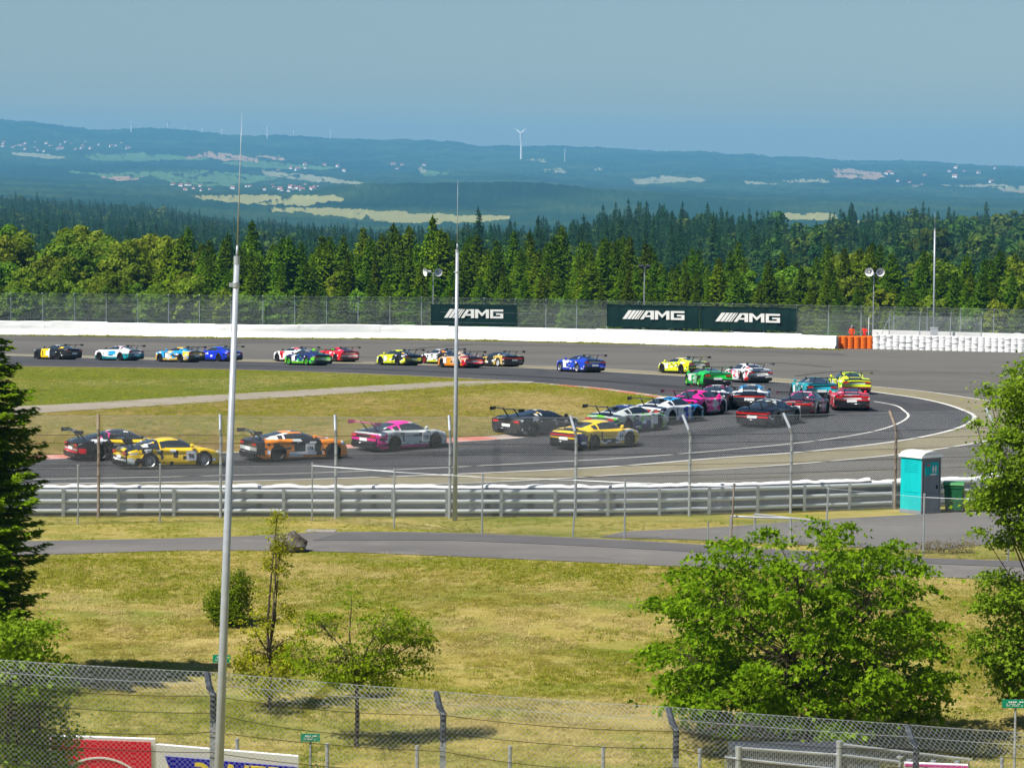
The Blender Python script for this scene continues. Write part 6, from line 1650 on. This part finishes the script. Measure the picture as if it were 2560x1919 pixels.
mb = MB(); mb.prism([(.0, 1.145), (L_, 1.145), (L_, 1.19), (.0, 1.19)], (A_ + nrm * .012, u, v), .01); obj('magenta_edge', mb.mesh('magenta_edge', mat('board_magenta', (.65, .03, .35), .5)), t)

# ---- steel bar railing at the bottom right
YR_ = 58.0
rl = thing('bar_railing', 'dark steel railing with thin vertical bars under the big maple', 'railing', at(1810, 1919, YR_))
o = Vector(rl.location)
def rp(px, py, dy=0): return at(px, py, YR_ + dy) - o
for a, b in (((1812, 1892), (2095, 1922)), ((1846, 1868), (2105, 1886)), ((2105, 1886), (2290, 1908)), ((2095, 1858), (2430, 1898))):
    mb = MB(); mb.tube([rp(*a), rp(*b)], .024, 6); obj('rail', mb.mesh('rail', M_galv), rl)
for px, pt in ((1846, 1866), (2098, 1852), (2250, 1890)):
    mb = MB(); q = rp(px, pt); mb.tube([(q.x, q.y, -.9), q], .055 if px != 2250 else .03, 8); mb.lathe([(.062, -.03), (.062, .01), (.001, .02)], 8, q); obj('post', mb.mesh('post', M_galv), rl)
BAR = None
for k in range(118):
    px = 1814 + k * 5.2
    tpx_ = 1866 + (px - 1846) * .066 if px > 1846 else 1884
    if px > 2100: tpx_ = 1860 + (px - 2095) * .12
    q = rp(px, tpx_ + 2, .06)
    if BAR is None:
        mb = MB(); mb.box((0, 0, -.65), (.020, .025, 1.3)); BAR = mb.mesh('bar', mat('bar_zinc', (.26, .28, .29), .5, .4))
    obj('bar', BAR, rl, loc=q)
mb = MB(); q0 = rp(1850, 1925, .5); mb.box((q0.x + 1.0, q0.y + .6, q0.z - .1), (2.3, 1.0, .9)); mb.box((q0.x + 2.4, q0.y + .8, q0.z - .3), (.5, .6, .5)); obj('platform', mb.mesh('platform', mat('bar_dark', (.05, .055, .06), .6, .3)), rl)

# ---- short steel posts and green signs on the slope
M_sign = nmat('sign_green', [((.008, .20, .105),), ((.012, .24, .13), (3, 3, 3), .45, .7, 3)], rough=.5)
for px, ptop, pb, lb in ((593, 1846, 1885, 'short grey post above the blue board right of the left mast'), (818, 1858, 1925, 'short grey post right of the low green sign'), (1043, 1864, 1930, 'short grey post between the two middle fence posts, left one'), (1275, 1865, 1930, 'short grey post left of the yellow green bush'), (1508, 1867, 1930, 'short grey post right of the yellow green bush'), (1750, 1872, 1935, 'short grey post left of the steel bar railing'), (2505, 1893, 1940, 'short rusty post at the bottom right corner')):
    q = at(px, ptop, 60.0); z0 = float(G(60.0))
    mb = MB(); mb.tube([(0, 0, 0), (0, 0, q.z - z0)], .035, 7); mb.lathe([(.043, q.z - z0 - .04), (.043, q.z - z0 + .01), (.001, q.z - z0 + .02)], 7)
    obj('steel_post', mb.mesh('steel_post', M_lpost), loc=(q.x, 60.0, z0), label=lb, cat='post')
def gsign(px0, py0, px1, py1, Y, label):
    a = at(px0, py1, Y); b = at(px1, py0, Y); cx = (a.x + b.x) / 2
    z0 = float(G(Y))
    t = thing('green_sign', label, 'sign', (cx, Y, z0))
    w_, h_ = b.x - a.x, b.z - a.z; zc_ = (a.z + b.z) / 2 - z0
    mb = MB(); mb.box((0, 0, zc_), (w_, .03, h_)); pl = obj('plate', mb.mesh('plate', M_sign), t)
    mb = MB()
    for k, (l, zz) in enumerate(((.70, .22), (.5, -.02), (.6, -.24))):
        n_ = 9
        for j in range(n_):
            if (j * 7 + k * 3) % 5 == 0: continue
            mb.box((-w_ * .36 + j * w_ * l / n_ + w_ * .04, -.019, zc_ + zz * h_), (w_ * l / n_ * .72, .008, h_ * (.13 if k == 0 else .07)))
    obj('lettering', mb.mesh('lettering', M_plate), pl)
    mb = MB(); mb.tube([(0, .04, -.1), (0, .04, zc_ + h_ * .5)], .025, 6); obj('post', mb.mesh('post', M_lpost), t)
gsign(532, 1636, 577, 1655, 86.0, 'small green sign with white lines behind the left mast')
gsign(752, 1833, 800, 1852, 66.0, 'small green sign with white lines in front of a bush, low down')
gsign(2505, 1748, 2575, 1768, 66.0, 'small green sign at the right edge below the tree')
# ------------------------------------------------------------------ haze over the valley
mh = bpy.data.materials.new('haze_air'); mh.use_nodes = True
nt = mh.node_tree
nt.nodes.remove(nt.nodes['Principled BSDF'])
pv = nt.nodes.new('ShaderNodeVolumePrincipled')
pv.inputs['Color'].default_value = (.23, .635, 1.0, 1)
pv.inputs['Density'].default_value = 0.000072
pv.inputs['Anisotropy'].default_value = 0.0
nt.links.new(pv.outputs[0], nt.nodes['Material Output'].inputs['Volume'])
bpy.context.view_layer.update()
z_lo = float(Z1.min()) - 1.0
z_hi = max(max((o.matrix_world @ Vector(c_)).z for c_ in o.bound_box) for o in SC.objects if o.type == 'MESH' and o.name.split('.')[0] in ('valley_terrain', 'tower', 'blade', 'nacelle')) + 3.0
mb = MB(); mb.box((0, 8600, (z_lo + z_hi) / 2), (20000, 17800, z_hi - z_lo))
obj('haze', mb.mesh('haze', mh), kind='stuff')
